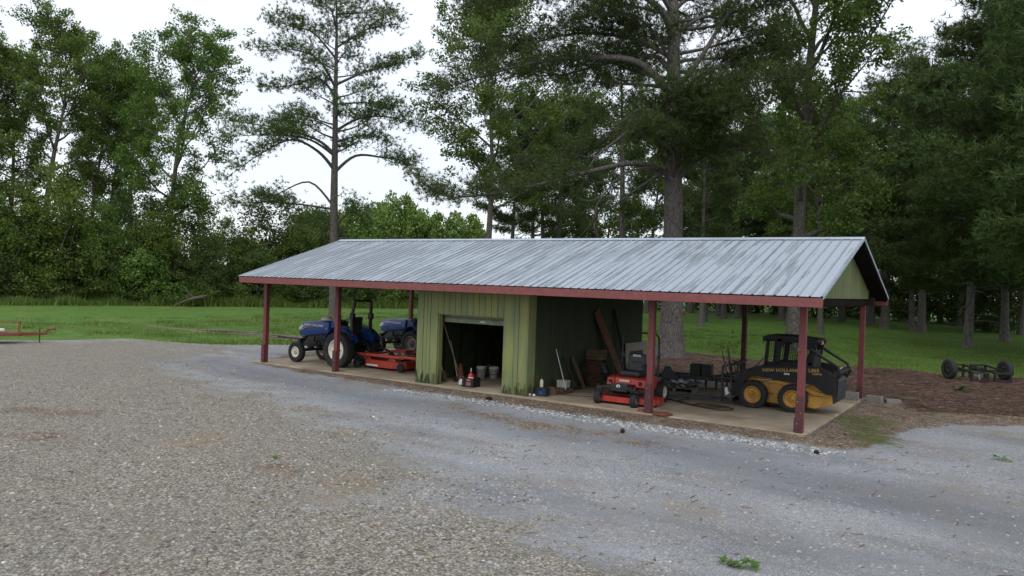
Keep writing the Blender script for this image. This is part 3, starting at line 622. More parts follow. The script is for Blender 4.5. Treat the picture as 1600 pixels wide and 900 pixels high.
# ------------------------------------------------------------------ tractor, nose towards -x, rear axle at x=0, lateral centre y=0
def tractor(label,loc,rz,R=.60,wb=2.05,rims='white_rim',rops=True,scale=1,badge='model'):
    T=thing('tractor',label,'tractor',loc,rz,'blue farm tractors under the shed')
    fx=-wb
    hw=.29
    # hood: lofted sections along x
    secs=[(-.40-wb+.05,.90,1.14,.20),(-wb-.30,.88,1.31,.26),(-wb-.05,.90,1.40,.285),(-wb+.5,.97,1.445,.30),(-wb+.95,1.02,1.46,.31),(-wb+1.2,1.06,1.46,.32)]
    n=12; vs=[]; fs=[]
    for x,zb,zt,w in secs:
        for j in range(n):
            a=j/(n-1); ang=PI*a
            cx=-math.cos(ang); yy=w*(abs(cx)**.45)*(1 if cx>0 else -1); zz=zb+(zt-zb)*(1-(1-math.sin(ang))**2.2 if True else 0)
            vs.append((x,yy,zz))
    for i in range(len(secs)-1):
        for j in range(n-1): fs.append((i*n+j,i*n+j+1,(i+1)*n+j+1,(i+1)*n+j))
    fs.append(tuple(range(n-1,-1,-1))); fs.append(tuple(range((len(secs)-1)*n,len(secs)*n)))
    fs+= [(i*n,(i+1)*n,(i+1)*n+n-1,i*n+n-1) for i in range(len(secs)-1)]
    hood=MB().add(vs,fs,True).build('hood','tractor_blue',T,bevel=.006)
    nose=-wb-.36
    g=MB(); g.box((nose-.012,-.17,.93),(nose+.02,.17,1.13))
    for k in range(5): g.box((nose-.02,-.165,.95+k*.035),(nose-.0125,.165,.962+k*.035))
    g.build('grille','black_plastic',T)
    for s in (-1,1):
        h_=MB().prism([(nose-.005,1.14),(nose+.16,1.27),(nose+.30,1.24),(nose+.05,1.08)],s*.235,s*.262).build('headlight','lamp_glass',T)
    # swoosh and lettering on the near side
    for s in (-1,1):
        hy=s*.318
        sw=MB().prism([(-wb-.16,1.12),(-wb+.02,1.20),(-wb+.34,1.225),(-wb+.04,1.175),(-wb-.12,1.09)],hy-.004,hy+.004); sw.build('side_decal','amber_dec',T)
        rot=(PI/2,0,0) if s<0 else (PI/2,0,PI)
        text('NEW HOLLAND','lettering','white_letter',T,((-wb+.04) if s<0 else (-wb+.78),hy+s*.003,1.255),.115,rot,sx=1.08,bold=.002)
        text(badge,'model_number','white_letter',T,((-wb+1.06) if s<0 else (-wb+1.3),hy+s*.008,1.17),.075,rot)
        MB().prism([(-wb-.04,1.255),(-wb+.01,1.33),(-wb+.02,1.26),(-wb-.01,1.25)],hy-.003,hy+.005).build('leaf_emblem','white_letter',T)
    # cowl / dash
    c=MB().prism([(-wb+1.21,1.0),(-wb+1.22,1.46),(-wb+1.42,1.47),(-wb+1.62,1.30),(-wb+1.66,.85),(-wb+1.3,.8)],-.25,.25); c.build('cowl','tractor_blue',T,bevel=.03)
    d=MB().prism([(-wb+1.43,1.475),(-wb+1.46,1.53),(-wb+1.60,1.46),(-wb+1.63,1.32)],-.2,.2); d.build('dashboard','black_plastic',T,bevel=.01)
    # engine, frame, transmission
    e=MB(); e.box((-wb-.34,-.14,.52),(-wb+.5,.14,.70)); e.box((-wb-.05,-.2,.62),(-wb+1.0,.2,1.0)); e.box((-wb+.9,-.2,.50),(.2,.2,.95)); e.box((-wb-.42,-.24,.50),(-wb-.30,.24,.78))
    e.box((-wb+.2,-.255,.72),(-wb+.42,-.2,.9)); e.tube([(-wb+.5,-.24,.85),(-wb+.75,-.26,.8),(-wb+.9,-.2,.7)],.03,8); e.lathe([(.09,-.25),(.09,-.2)],(-wb+.62,0,.68),'y',14); e.box((-wb-.15,-.27,.80),(-wb-.02,.27,.88))
    e.tube([(-wb+.1,-.27,.95),(-wb+.6,-.285,.98),(-wb+1.1,-.27,1.0)],.012,6)
    e.build('engine','black_metal',T,bevel=.01)
    f=MB().bar((fx,-.62,.40),(fx,.62,.40),.09,.10).bar((fx,0,.4),(fx,0,.6),.16,.2); f.box((fx-.05,-.56,.33),(fx+.05,-.48,.52)); f.box((fx-.05,.48,.33),(fx+.05,.56,.52)); f.build('front_axle','black_metal',T,bevel=.008)
    f=MB().lathe([(.10,-.55),(.13,-.3),(.17,-.22),(.17,.22),(.13,.3),(.10,.55)],(0,0,R-.03),'y',16); f.build('rear_axle','black_metal',T)
    for s in (-1,1):
        MB().box((-wb+1.25,min(s*.22,s*.62),.60),(-wb+1.80,max(s*.22,s*.62),.625)).bar((-wb+1.3,s*.58,.62),(-wb+1.3,s*.58,.38),.03).bar((-wb+1.6,s*.58,.62),(-wb+1.6,s*.58,.38),.03).bar((-wb+1.28,s*.58,.38),(-wb+1.62,s*.58,.38),.05).build('step','black_metal',T)
    # fenders
    for s in (-1,1):
        ya,yb=s*.36,s*.68; fr=R+.11; fb=MB(); vs=[]
        angs=[math.radians(a) for a in (168,150,132,114,98,82,64,46,30)]
        prof=[]
        for i,a in enumerate(angs):
            r=fr+ (.06 if i in (3,4) else 0); prof.append((r*math.cos(a)*1.02,(R-.02)+r*math.sin(a)))
        for th in (0,.02):
            for px_,pz_ in prof:
                vs+=[(px_,ya,pz_+th),(px_,yb,pz_+th)]
        m=len(prof); fs=[]
        for i in range(m-1):
            fs+=[(2*i,2*i+1,2*i+3,2*i+2),(2*m+2*i,2*m+2*i+2,2*m+2*i+3,2*m+2*i+1),(2*i+1,2*m+2*i+1,2*m+2*i+3,2*i+3),(2*i,2*i+2,2*m+2*i+2,2*m+2*i)]
        fs+=[(0,2*m,2*m+1,1),(2*m-2,2*m-1,4*m-1,4*m-2)]
        fb.add(vs,fs,False)
        inner=[(a,b) for a,b in prof]+[(.45,.75),(-.62,.75)]
        fb.prism(inner,ya,ya+s*.015)
        fe=fb.build('fender','tractor_blue',T,bevel=.006)
        MB().box((.48,ya+s*.05,1.05),(.53,ya+s*.2,1.13)).build('tail_lamp','amber_glass',fe)
    fl=MB().box((-wb+1.5,-.35,.78),(-.1,.35,.82)); fl.build('floor_plate','black_metal',T)
    # seat
    sx=-.10
    MB().box((sx-.25,-.24,1.02),(sx+.22,.24,1.14)).build('seat','seat_vinyl',T,bevel=.04)
    MB().prism([(sx+.16,1.12),(sx+.25,1.66),(sx+.33,1.66),(sx+.28,1.12)],-.23,.23).box((sx+.02,-.29,1.3),(sx+.26,-.245,1.35)).box((sx+.02,.245,1.3),(sx+.26,.29,1.35)).build('seat_back','seat_vinyl',T,bevel=.03)
    MB().box((sx-.2,-.15,.83),(sx+.2,.15,1.02)).build('seat_base','black_metal',T)
    # steering wheel
    wx,wz=-wb+1.78,1.50; tl=.55
    ring=[(wx+.19*math.cos(a)*math.cos(tl),.19*math.sin(a),wz+.19*math.cos(a)*math.sin(tl)) for a in [2*PI*i/24 for i in range(25)]]
    MB().tube(ring,.014,6,False).tube([(wx,0,wz),(-wb+1.56,0,1.34)],.02,6).bar((wx-.16,0,wz-.1),(wx+.16,0,wz+.1),.02,.01).bar((wx,-.18,wz),(wx,.18,wz),.02,.01).build('steering_wheel','black_plastic',T)
    for yy in (-.3,.3): MB().tube([(sx-.15,yy,.85),(sx-.2,yy,1.25)],.01,6).lathe([(.001,1.29),(.02,1.28),(.022,1.25),(.001,1.23)],(sx-.2,yy,0),'z',8).build('lever','black_plastic',T)
    # roll bar
    if rops:
        rx=.42; z1=2.22
        b=MB()
        for s in (-1,1): b.bar((rx,s*.42,.7),(rx-.05,s*.43,1.72),.10,.08); b.bar((rx-.045,s*.43,1.60),(rx-.02,s*.43,1.80),.16,.12); b.bar((rx-.04,s*.43,1.76),(rx+.02,s*.38,z1),.09,.07)
        b.bar((rx-.02,-.40,z1),(rx-.02,.40,z1),.07,.06); b.bar((rx,-.42,.85),(rx,.42,.85),.08); b.build('roll_bar','black_metal',T,bevel=.01)
    else:
        b=MB(); rx=.40
        for s in (-1,1): b.bar((rx,s*.42,.7),(rx,s*.42,1.5),.06,.05); b.bar((rx,s*.42,1.5),(rx+.55,s*.42,1.35),.06,.05)
        b.bar((rx+.55,-.42,1.35),(rx+.55,.42,1.35),.06); b.build('roll_bar','black_metal',T,bevel=.01)
    # hitch
    h=MB()
    for s in (-1,1): h.bar((.1,s*.2,.5),(.85,s*.36,.38),.04,.07); h.bar((.15,s*.24,.95),(.5,s*.3,.45),.03)
    h.bar((.2,0,.9),(.75,0,.72),.04); h.box((.1,-.16,.7),(.3,.16,.98)); h.build('hitch','black_metal',T)
    for s in (-1,1):
        tyre(T,(0,s*.62,R-.03),R,.34,R*.58,rims,True,20,s)
        tyre(T,(fx,s*.62,.35),.36,.20,.185,rims,False,20,s)
    return T
tractor('blue tractor parked nearest the front, white rims and upright folding roll bar',(2.62,1.50,0),0.0,R=.60,wb=2.05,badge='70')
t2=tractor('smaller blue tractor parked behind, partly hidden by the green room wall, dull tan rims',(1.70,6.28,0),-.05,R=.54,wb=1.95,rims='tan_rim',rops=False,badge='35'); t2.scale=(.97,.97,.95)
# cloth bundle on the near tractor hood
b=MB(); r=random.Random(4); vs=[]; fs=[]
for i in range(9):
    for j in range(12):
        u=i/8; a=2*PI*j/12; w=math.sin(PI*min(1,u*.92+.06)); vs.append((1.18+u*.52+r.uniform(-.02,.02),1.42+.21*w*math.cos(a)+r.uniform(-.015,.015),1.50+.015+ (.14*w*math.sin(a) if math.sin(a)>0 else .01*math.sin(a)) ))
for i in range(8):
    for j in range(12): fs.append((i*12+j,i*12+(j+1)%12,(i+1)*12+(j+1)%12,(i+1)*12+j))
fs+=[tuple(range(11,-1,-1)),tuple(range(96,108))]
o=b.add(vs,fs,True).build('cloth_bundle','cloth_white'); o.location.z-=.03; sm(o); tag(o,'crumpled off white cloth lying on the hood of the near blue tractor','cloth')
# ------------------------------------------------------------------ orange finishing mower
K=thing('finishing_mower','orange tow behind finishing mower deck with black caster wheels beside the tractors','mower deck',(0,0,0))
d=MB()
# the deck shell, chamfered corners
poly=[(3.12,1.62),(3.34,1.42),(3.98,1.36),(4.6,1.36),(4.95,1.62),(4.98,3.1),(4.7,3.4),(3.4,3.4),(3.12,3.1)]
d.prism(poly,.13,.15,'z')
for i in range(len(poly)):
    a,b_=poly[i],poly[(i+1)%len(poly)]; zt=.29
    d.bar((a[0],a[1],.19),(b_[0],b_[1],.19),.02,.22)
d.prism([(3.2,1.7),(3.4,1.5),(4.55,1.5),(4.88,1.7),(4.88,3.0),(4.6,3.3),(3.5,3.3),(3.2,3.0)],.285,.30,'z')
d.build('deck','orange_metal',K,bevel=.006)
MB().box((3.45,1.349,.10),(3.95,1.36,.16)).build('warning_label','white_plastic',K)
f=MB()
f.bar((3.0,1.32,.47),(5.1,1.32,.47),.07,.09); f.bar((3.0,3.3,.47),(5.6,3.3,.47),.07,.09); f.bar((4.95,1.32,.47),(4.95,3.3,.47),.07,.09); f.bar((3.4,1.36,.47),(3.4,3.3,.47),.07,.07)
f.prism([(3.36,.30),(3.36,.44),(3.5,.44),(3.62,.30)],1.40,1.43); f.prism([(4.35,.30),(4.40,.44),(4.58,.44),(4.72,.30)],1.40,1.43); f.bar((3.4,2.3,.5),(4.3,2.3,.56),.05,.08); f.bar((3.4,2.6,.5),(4.3,2.6,.56),.05,.08); f.bar((4.3,2.25,.56),(4.3,2.65,.56),.06,.09)
f.box((4.93,1.28,.46),(5.62,1.36,.54)); f.build('frame','orange_metal',K,bevel=.005)
g=MB().lathe([(.13,.30),(.13,.42),(.07,.46),(.07,.5)],(3.75,2.2,0),'z',16).lathe([(.11,.30),(.11,.36)],(3.5,1.9,0),'z',16).lathe([(.11,.30),(.11,.36)],(4.45,1.9,0),'z',16).box((3.35,1.75,.31),(4.6,2.4,.35)); g.build('gearbox','black_metal',K)
MB().tube([(3.75,2.3,.48),(3.3,2.3,.6),(2.95,1.9,.65)],.035,8).build('drive_shaft','black_metal',K)
for cx,cy in ((3.12,1.22),(4.98,1.30),(3.12,3.3),(5.0,3.3)):
    MB().lathe([(.05,-.05),(.105,-.052),(.13,-.04),(.14,0),(.13,.04),(.105,.052),(.05,.05)],(cx,cy,.14),'y',20).build('caster_wheel','tyre',K)
    MB().lathe([(.001,-.056),(.06,-.055),(.06,.055),(.001,.056)],(cx,cy,.14),'y',12).bar((cx,cy-.07,.13),(cx,cy-.07,.33),.045,.01).bar((cx,cy+.07,.13),(cx,cy+.07,.33),.045,.01).bar((cx-.02,cy-.07,.33),(cx-.02,cy+.07,.33),.05,.012).tube([(cx,cy,.33),(cx,cy,.52)],.022,8).build('caster_fork','black_metal',K)
# ------------------------------------------------------------------ red zero turn mower, front towards -y
Z=thing('riding_mower','red zero turn riding mower with black seat parked beside the middle post','riding mower',(13.06,1.05,0),0.02)
d=MB(); d.prism([(-.72,-.42),(-.60,-.55),(.2,-.55),(.50,-.50),(.86,-.38),(.86,.22),(.55,.45),(-.5,.45),(-.72,.2)],.17,.20,'z')
pl=[(-.72,-.42),(-.60,-.55),(.2,-.55),(.50,-.50),(.86,-.38),(.86,.22),(.55,.45),(-.5,.45),(-.72,.2)]
for i in range(len(pl)): a,b_=pl[i],pl[(i+1)%len(pl)]; d.bar((a[0],a[1],.125),(b_[0],b_[1],.125),.015,.12)
d.build('mower_deck','mower_red',Z,bevel=.006)
g=MB()
for x in (-.42,.05,.5): g.lathe([(.12,.2),(.12,.25),(.06,.28)],(x,-.08,0),'z',14)
g.box((-.55,-.2,.21),(.62,.02,.235)); g.build('pulleys','black_metal',Z)
f=MB(); f.bar((-.46,-.62,.44),(-.30,-.3,.45),.07,.06); f.bar((.30,-.62,.44),(.24,-.3,.45),.07,.06); f.bar((-.46,-.62,.45),(.30,-.62,.45),.05,.06); f.bar((-.28,-.6,.42),(-.28,.9,.38),.05,.09); f.bar((.24,-.6,.42),(.24,.9,.38),.05,.09); f.bar((-.46,-.62,.42),(-.62,-.66,.42),.07,.06); f.bar((.3,-.62,.42),(.44,-.66,.42),.07,.06); f.build('frame','black_metal',Z,bevel=.006)
fp=MB().prism([(-.62,.40),(-.5,.44),(-.20,.50),(-.05,.54),(-.05,.50),(-.2,.45),(-.5,.38),(-.60,.34)],-.22,.20,'x'); fp.prism([(-.645,.36),(-.63,.56),(-.60,.56),(-.60,.36)],-.23,.22,'x'); fp.build('foot_guard','black_plastic',Z,bevel=.01)
el=MB(); el.lathe([(.001,-.651),(.052,-.651),(.052,-.646)],(-.02,0,.49),'y',20,False); e_=el.build('emblem','white_letter',Z); e_.scale=(1.0,1,.78); e_.location.z=.108
MB().prism([(-.045,.485),(-.02,.515),(.01,.50),(-.01,.48),(.012,.462),(-.02,.455)],-.6555,-.6515).build('emblem_mark','black_plastic',Z)
bd=MB()
for s in (-1,1):
    bd.prism([(-.28,.46),(-.22,.64),(.05,.68),(.62,.66),(.78,.52),(.74,.36),(.1,.36),(-.2,.40)],s*.30-.02,s*.52,'x')
bd.prism([(-.26,.50),(-.22,.655),(-.02,.675),(-.02,.5)],-.3,.3,'x')
bd.build('body','mower_red',Z,bevel=.02)
MB().box((-.16,-.285,.56),(.12,-.262,.62)).build('deck_dial','cream',Z); MB().box((.36,-.283,.5),(.46,-.27,.6)).box((-.46,-.283,.52),(-.36,-.27,.6)).build('vent','black_plastic',Z)
for x in (-.55,.55): MB().lathe([(.05,.66),(.05,.695),(.001,.70)],(x*.75,.45,0),'z',12).build('fuel_cap','black_plastic',Z)
MB().box((-.27,-.05,.68),(.27,.42,.82)).build('seat','seat_vinyl',Z,bevel=.05)
sm(MB().prism([(.34,.78),(.44,1.24),(.52,1.24),(.50,.78)],-.24,.24,'x').build('seat_back','seat_vinyl',Z,bevel=.04),0)
MB().box((-.11,.42,1.16),(.11,.46,1.22)).build('seat_badge','grey_plastic',Z)
for s in (-1,1): MB().box((s*.31-.04,-.02,.93),(s*.31+.04,.34,.98)).bar((s*.31,.3,.78),(s*.31,.3,.93),.03).build('armrest','seat_vinyl',Z,bevel=.01)
for s in (-1,1): MB().tube([(s*.42,-.02,.62),(s*.42,-.12,1.02),(s*.40,-.14,1.08),(s*.12,-.16,1.08)],.014,8).build('drive_lever','black_metal',Z)
rb=MB().tube([(-.50,.62,.5),(-.52,.66,1.3),(-.50,.66,1.66),(-.42,.66,1.78),(.42,.66,1.78),(.50,.66,1.66),(.52,.66,1.3),(.50,.62,.5)],.026,10)
for s in (-1,1): rb.bar((s*.5,.66,1.12),(s*.52,.66,1.24),.07,.05)
rb.build('roll_bar','black_metal',Z)
en=MB().box((-.26,.62,.46),(.26,1.02,.80)).lathe([(.2,.8),(.2,.9),(.12,.93),(.001,.93)],(0,.82,0),'z',18).box((-.34,.95,.4),(.34,1.08,.58)); en.build('engine','black_metal',Z,bevel=.02)
for s in (-1,1):
    tyre(Z,(s*.56,.76,.27),.28,.26,.15,'cream',True,18,s,'turf')
Zw=[c for c in C.objects if c.parent==Z and c.name.startswith('wheel')]
# the drive wheels turn about x, so swing them round
for s,w_ in zip((-1,1),Zw):
    w_.location=(0,0,0)
    cx,cy=s*.56,.76
    Rm=Matrix.Translation((cx,cy,.27))@Matrix.Rotation(-PI/2,4,'Z')@Matrix.Translation((-cx,-cy,-.27)); w_.matrix_local=Rm
for i,(x,y) in enumerate(((-.58,-.60),(.42,-.63))):
    wv=MB().lathe([(.07,-.06),(.14,-.075),(.165,-.05),(.175,0),(.165,.05),(.14,.075),(.07,.06)],(x,y,.15),'x',22); w_=wv.build('caster_wheel','tyre',Z)
    MB().lathe([(.001,.055),(.03,.058),(.035,.045),(.07,.05),(.085,.072),(.085,-.072),(.07,-.05),(.001,-.055)],(x,y,.15),'x',16).build('rim','steel',w_)
    MB().bar((x-.095,y,.14),(x-.095,y,.37),.012,.05).bar((x+.095,y,.14),(x+.095,y,.37),.012,.05).bar((x-.1,y,.37),(x+.1,y,.37),.06,.02).tube([(x,y,.37),(x,y,.50)],.035,10).build('caster_fork','black_metal',Z)
# ------------------------------------------------------------------ skid steer loader, front towards -x
A=thing('skid_steer_loader','black and yellow skid steer loader with caged cab parked at the right end','loader',(0,0,0),0)
ch=MB().prism([(15.42,.22),(15.40,.52),(15.6,.80),(15.8,.82),(16.9,.74),(17.45,.84),(17.62,.84),(17.63,.28),(17.2,.13),(15.7,.16)],2.93,3.83); ch.build('chassis','loader_yellow',A,bevel=.015)
lo=MB().prism([(15.75,.76),(16.35,.74),(16.95,.67),(17.25,.56),(17.60,.50),(17.60,.44),(17.2,.46),(16.9,.6),(16.3,.66),(15.8,.70)],2.845,2.925); lo.prism([(17.05,.16),(17.05,.42),(17.62,.46),(17.63,.27),(17.2,.13)],2.86,2.928); lo.build('side_skirt','loader_yellow',A,bevel=.008)
MB().prism([(16.36,.48),(16.48,.56),(16.6,.52),(16.46,.45)],2.918,2.929).build('step_opening','black_metal',A)
MB().prism([(17.22,.84),(17.3,.95),(17.62,.93),(17.64,.84)],2.96,3.80).build('engine_hood','loader_yellow',A,bevel=.01)
rd=MB().prism([(17.64,.28),(17.60,.92),(17.70,.94),(17.75,.86),(17.75,.36)],2.90,3.86)
rd.build('rear_door','louver_grey',A,bevel=.012)
lv=MB()
for k in range(9): lv.bar((17.757,2.98,.40+k*.052),(17.757,3.78,.40+k*.052),.012,.018)
lv.box((17.66,2.892,.36),(17.74,2.899,.86)); lv.build('louvres','black_metal',A)
# lift arms each side
for s,(ya,yb) in ((-1,(2.70,2.80)),(1,(3.96,4.06))):
    ar=MB().prism([(15.30,.62),(15.42,.90),(15.60,1.00),(15.90,1.10),(17.12,1.20),(17.35,1.17),(17.56,1.09),(17.72,.98),(17.70,.53),(17.52,.52),(17.38,.60),(17.2,.74),(17.0,.74),(16.84,.73),(15.84,.82),(15.66,.80),(15.50,.62),(15.44,.34),(15.28,.34)],ya,yb)
    arm=ar.build('lift_arm','loader_black',A,bevel=.010)
    if s<0:
        for (body,x,z,sz,nm) in (('NEW HOLLAND',15.97,.955,.112,'lettering'),('L865',17.08,1.04,.115,'lettering'),('TURBO',17.17,.975,.06,'lettering')):
            o=text(body,nm,'gold',arm,(x,ya-.003,z),sz,(PI/2,-.075,0),sx=1.13,bold=.003)
        MB().box((16.50,ya-.004,.925),(16.63,ya,.965)).build('label_plate','white_plastic',arm)
    MB().tube([(17.1,(ya+yb)/2,1.60),(17.25,(ya+yb)/2,1.50),(17.74,(ya+yb)/2,1.22),(17.82,(ya+yb)/2,1.02),(17.72,(ya+yb)/2,.88)],.035,10).build('arm_tube','loader_black',A)
    MB().tube([(16.95,(ya+yb)/2+s*.0,.66),(17.55,(ya+yb)/2,1.02)],.03,10).tube([(15.95,(ya+yb)/2-s*.07,.72),(16.6,(ya+yb)/2-s*.07,.90)],.028,8).build('lift_cylinder','steel',A)
MB().tube([(17.72,2.72,1.06),(17.72,4.04,1.06)],.075,14).build('cross_tube','loader_black',A)
MB().tube([(17.69,3.25,1.13),(17.73,3.38,1.16)],.02,8).build('hose_clamp','steel',A)
# cab
cb=MB()
ya,yb=2.93,3.83
def fr(y):
    cb.bar((15.97,y,1.08),(16.02,y,1.84),.09,.05); cb.bar((17.05,y,1.10),(17.18,y,1.84),.11,.05); cb.bar((15.97,y,1.10),(17.1,y,1.18),.05,.16); cb.bar((16.0,y,1.78),(17.2,y,1.78),.05,.12)
    cb.bar((16.25,y,1.15),(16.30,y,1.8),.12,.05); cb.prism([(16.72,1.75),(17.1,1.75),(17.1,1.5)],y-.02,y+.02); cb.prism([(16.32,1.72),(16.48,1.72),(16.32,1.55)],y-.02,y+.02)
    cb.bar((16.85,y,1.15),(16.9,y,1.75),.06,.04)
fr(ya+.03); fr(yb-.03)
cb.prism([(15.90,1.70),(15.88,1.83),(16.0,1.88),(16.55,1.89),(17.22,1.83),(17.26,1.78),(17.24,1.72),(16.6,1.80),(16.1,1.79)],ya-.03,yb+.03)
cb.bar((17.12,ya,1.3),(17.12,yb,1.3),.04,.5); cb.box((15.98,ya+.05,1.0),(16.03,yb-.05,1.10)); cb.build('cab','loader_black',A,bevel=.010)
for y in (ya+.035,yb-.035):
    ms=MB()
    for x in np.arange(16.0,16.9,.052): ms.bar((x,y,1.18),(x+.05,y,1.74),.009,.006)
    for z in np.arange(1.2,1.75,.052): ms.bar((16.0,y+.006,z),(16.9,y+.006,z),.006,.009)
    ms.build('side_mesh','loader_black',A)
MB().box((16.76,ya+.0,1.52),(16.83,ya+.004,1.59)).build('sticker','white_plastic',A)
MB().box((16.779,ya-.004,1.538),(16.811,ya-.001,1.571)).build('sticker_mark','black_plastic',A)
for y in (3.02,3.6): MB().box((17.27,y,1.70),(17.30,y+.11,1.80)).build('rear_lamp','amber_glass',A,bevel=.006)
MB().box((17.27,3.14,1.71),(17.30,3.24,1.79)).build('work_lamp','lamp_glass',A,bevel=.006)
MB().box((16.5,3.18,.9),(16.9,3.6,1.05)).prism([(16.85,1.0),(16.95,1.45),(17.03,1.45),(17.0,1.0)],3.18,3.6).build('seat','seat_vinyl',A,bevel=.02)
for y in (3.05,3.7): MB().tube([(16.2,y,.85),(16.25,y,1.3)],.015,8).build('drive_lever','black_metal',A)
# boom foot and quick coupler with grapple frame
bf=MB().prism([(15.14,.24),(15.12,.62),(15.3,.86),(15.5,.86),(15.52,.5),(15.34,.24)],2.86,2.92).prism([(15.14,.24),(15.12,.62),(15.3,.86),(15.5,.86),(15.52,.5),(15.34,.24)],3.84,3.90); bf.tube([(15.3,2.8,.34),(15.3,3.98,.34)],.05,10); bf.tube([(15.2,2.95,.5),(15.5,2.95,.95)],.03,8); bf.tube([(15.2,3.8,.5),(15.5,3.8,.95)],.03,8); bf.build('coupler','black_metal',A)
gp=MB()
for i in range(7):
    y=2.72+i*.22; r=random.Random(i)
    gp.tube([(15.22,y,.10),(15.16,y,.6),(15.10,y,1.06+r.uniform(-.03,.05)),(14.98+r.uniform(-.03,.03),y,1.1)],.016,6)
gp.bar((15.14,2.68,1.04),(15.14,4.1,1.08),.05,.05); gp.bar((15.18,2.68,.62),(15.18,4.1,.62),.05,.06); gp.bar((15.2,2.68,.14),(15.2,4.1,.14),.06,.10)
gp.bar((14.93,2.74,1.0),(14.93,2.74,.06),.05,.05); gp.bar((14.93,4.02,1.0),(14.93,4.02,.06),.05,.05); gp.bar((14.93,2.74,1.0),(15.15,2.74,1.05),.05,.05); gp.bar((14.93,4.02,1.0),(15.15,4.02,1.05),.05,.05)
gp.build('grapple_frame','black_metal',A)
MB().prism([(15.05,.25),(15.02,.42),(15.08,.48),(15.14,.3)],2.66,2.68).build('hose_guard','white_plastic',A)
for x in (15.74,16.72):
    tyre(A,(x,2.76,.345),.355,.27,.215,'loader_yellow',True,22,-1,'turf','loader_yellow'); tyre(A,(x,4.0,.345),.355,.27,.215,'loader_yellow',True,22,1,'turf','loader_yellow')

# ------------------------------------------------------------------ things in and around the storage room
def crate(label,loc):
    t=thing('plastic_crate',label,'crate',loc,.1); w,h=.19,.26; b=MB()
    b.box((-w,-w,0),(w,w,.015))
    for s in (-1,1):
        for k in range(6): b.box((min(s*w,s*(w-.012)),-w,.02+k*.043),(max(s*w,s*(w-.012)),w,.045+k*.043)); b.box((-w,min(s*w,s*(w-.012)),.02+k*.043),(w,max(s*w,s*(w-.012)),.045+k*.043))
        for k in range(5):
            p=-w+.012+k*(2*w-.024)/4; b.box((min(s*w,s*(w-.014))*.995,p-.012,0),(max(s*w,s*(w-.014))*.995,p+.012,h)); b.box((p-.012,min(s*w,s*(w-.014))*.995,0),(p+.012,max(s*w,s*(w-.014))*.995,h))
    b.build('crate_body','black_plastic',t); MB().box((-.06,-w-.004,.05),(.10,-w-.001,.14)).box((-.05,-w-.004,.17),(.08,-w-.001,.23)).build('label_panel','red_faded',t); return t
crate('black milk crate with bottles standing in the doorway of the green room',(8.46,.42,.0))
t=thing('oil_jug','red jug with silver pump cap standing in the black crate','jug',(8.46,.40,.02))
MB().lathe([(.001,.015),(.075,.015),(.085,.05),(.085,.30),(.07,.34),(.03,.36),(.03,.38),(.001,.38)],(0,0,0),'z',18).build('jug_body','red_plastic',t); MB().lathe([(.001,.39),(.028,.39),(.03,.44),(.018,.46),(.015,.52),(.001,.525)],(0,0,-.01),'z',12).build('pump_cap','steel',t); MB().lathe([(.0865,.20),(.0865,.26)],(0,0,0),'z',18).build('label_band','white_plastic',t)
t=thing('paint_can','small dented paint can with pale label left of the black crate','can',(8.12,.42,0)); MB().lathe([(.001,0),(.085,0),(.085,.20),(.08,.2),(.08,.19),(.001,.19)],n=20).build('can_body','steel',t); MB().lathe([(.0855,.03),(.0855,.16)],n=20).build('label_band','white_plastic',t)
MB().tube([(.087*math.cos(a),0,.17+.10*math.sin(a)) for a in [PI*i/10 for i in range(11)]],.003,5).build('handle','steel',t)
def bucket(label,loc,mat,h=.36):
    t=thing('bucket',label,'bucket',loc); MB().lathe([(.001,0),(.125,0),(.15,h-.06),(.157,h-.06),(.157,h-.045),(.151,h-.045),(.153,h),(.146,h),(.12,.02),(.001,.02)],n=26).build('bucket_body',mat,t)
    MB().tube([(.157*math.cos(a),-.157*abs(math.sin(a))*.9-.02,h-.05-.10*math.sin(a)) for a in [PI*i/12 for i in range(13)]],.003,5).build('handle','steel',t); return t
bucket('clean white plastic bucket on the room floor, beside the printed bucket',(7.50,2.22,0),'white_plastic'); b=bucket('white plastic bucket with dark printed stripes standing on the room floor',(7.84,2.42,0),'white_plastic')
MB().lathe([(.1415,.20),(.1445,.24)],n=26).lathe([(.137,.12),(.139,.15)],n=26).build('print_band','blue_label',b)
bucket('dark red bucket inside the green room against the right jamb',(8.22,2.72,0),'red_dull',.37)
M_red=M['red_dull']
t=thing('traffic_cone','faded terracotta coloured cone standing inside the green room','cone',(7.35,1.35,0)); MB().box((-.17,-.17,0),(.17,.17,.03)).build('cone_base','black_plastic',t,bevel=.01); MB().lathe([(.14,.03),(.03,.50),(.001,.505)],n=20).build('cone_body','clay',t)
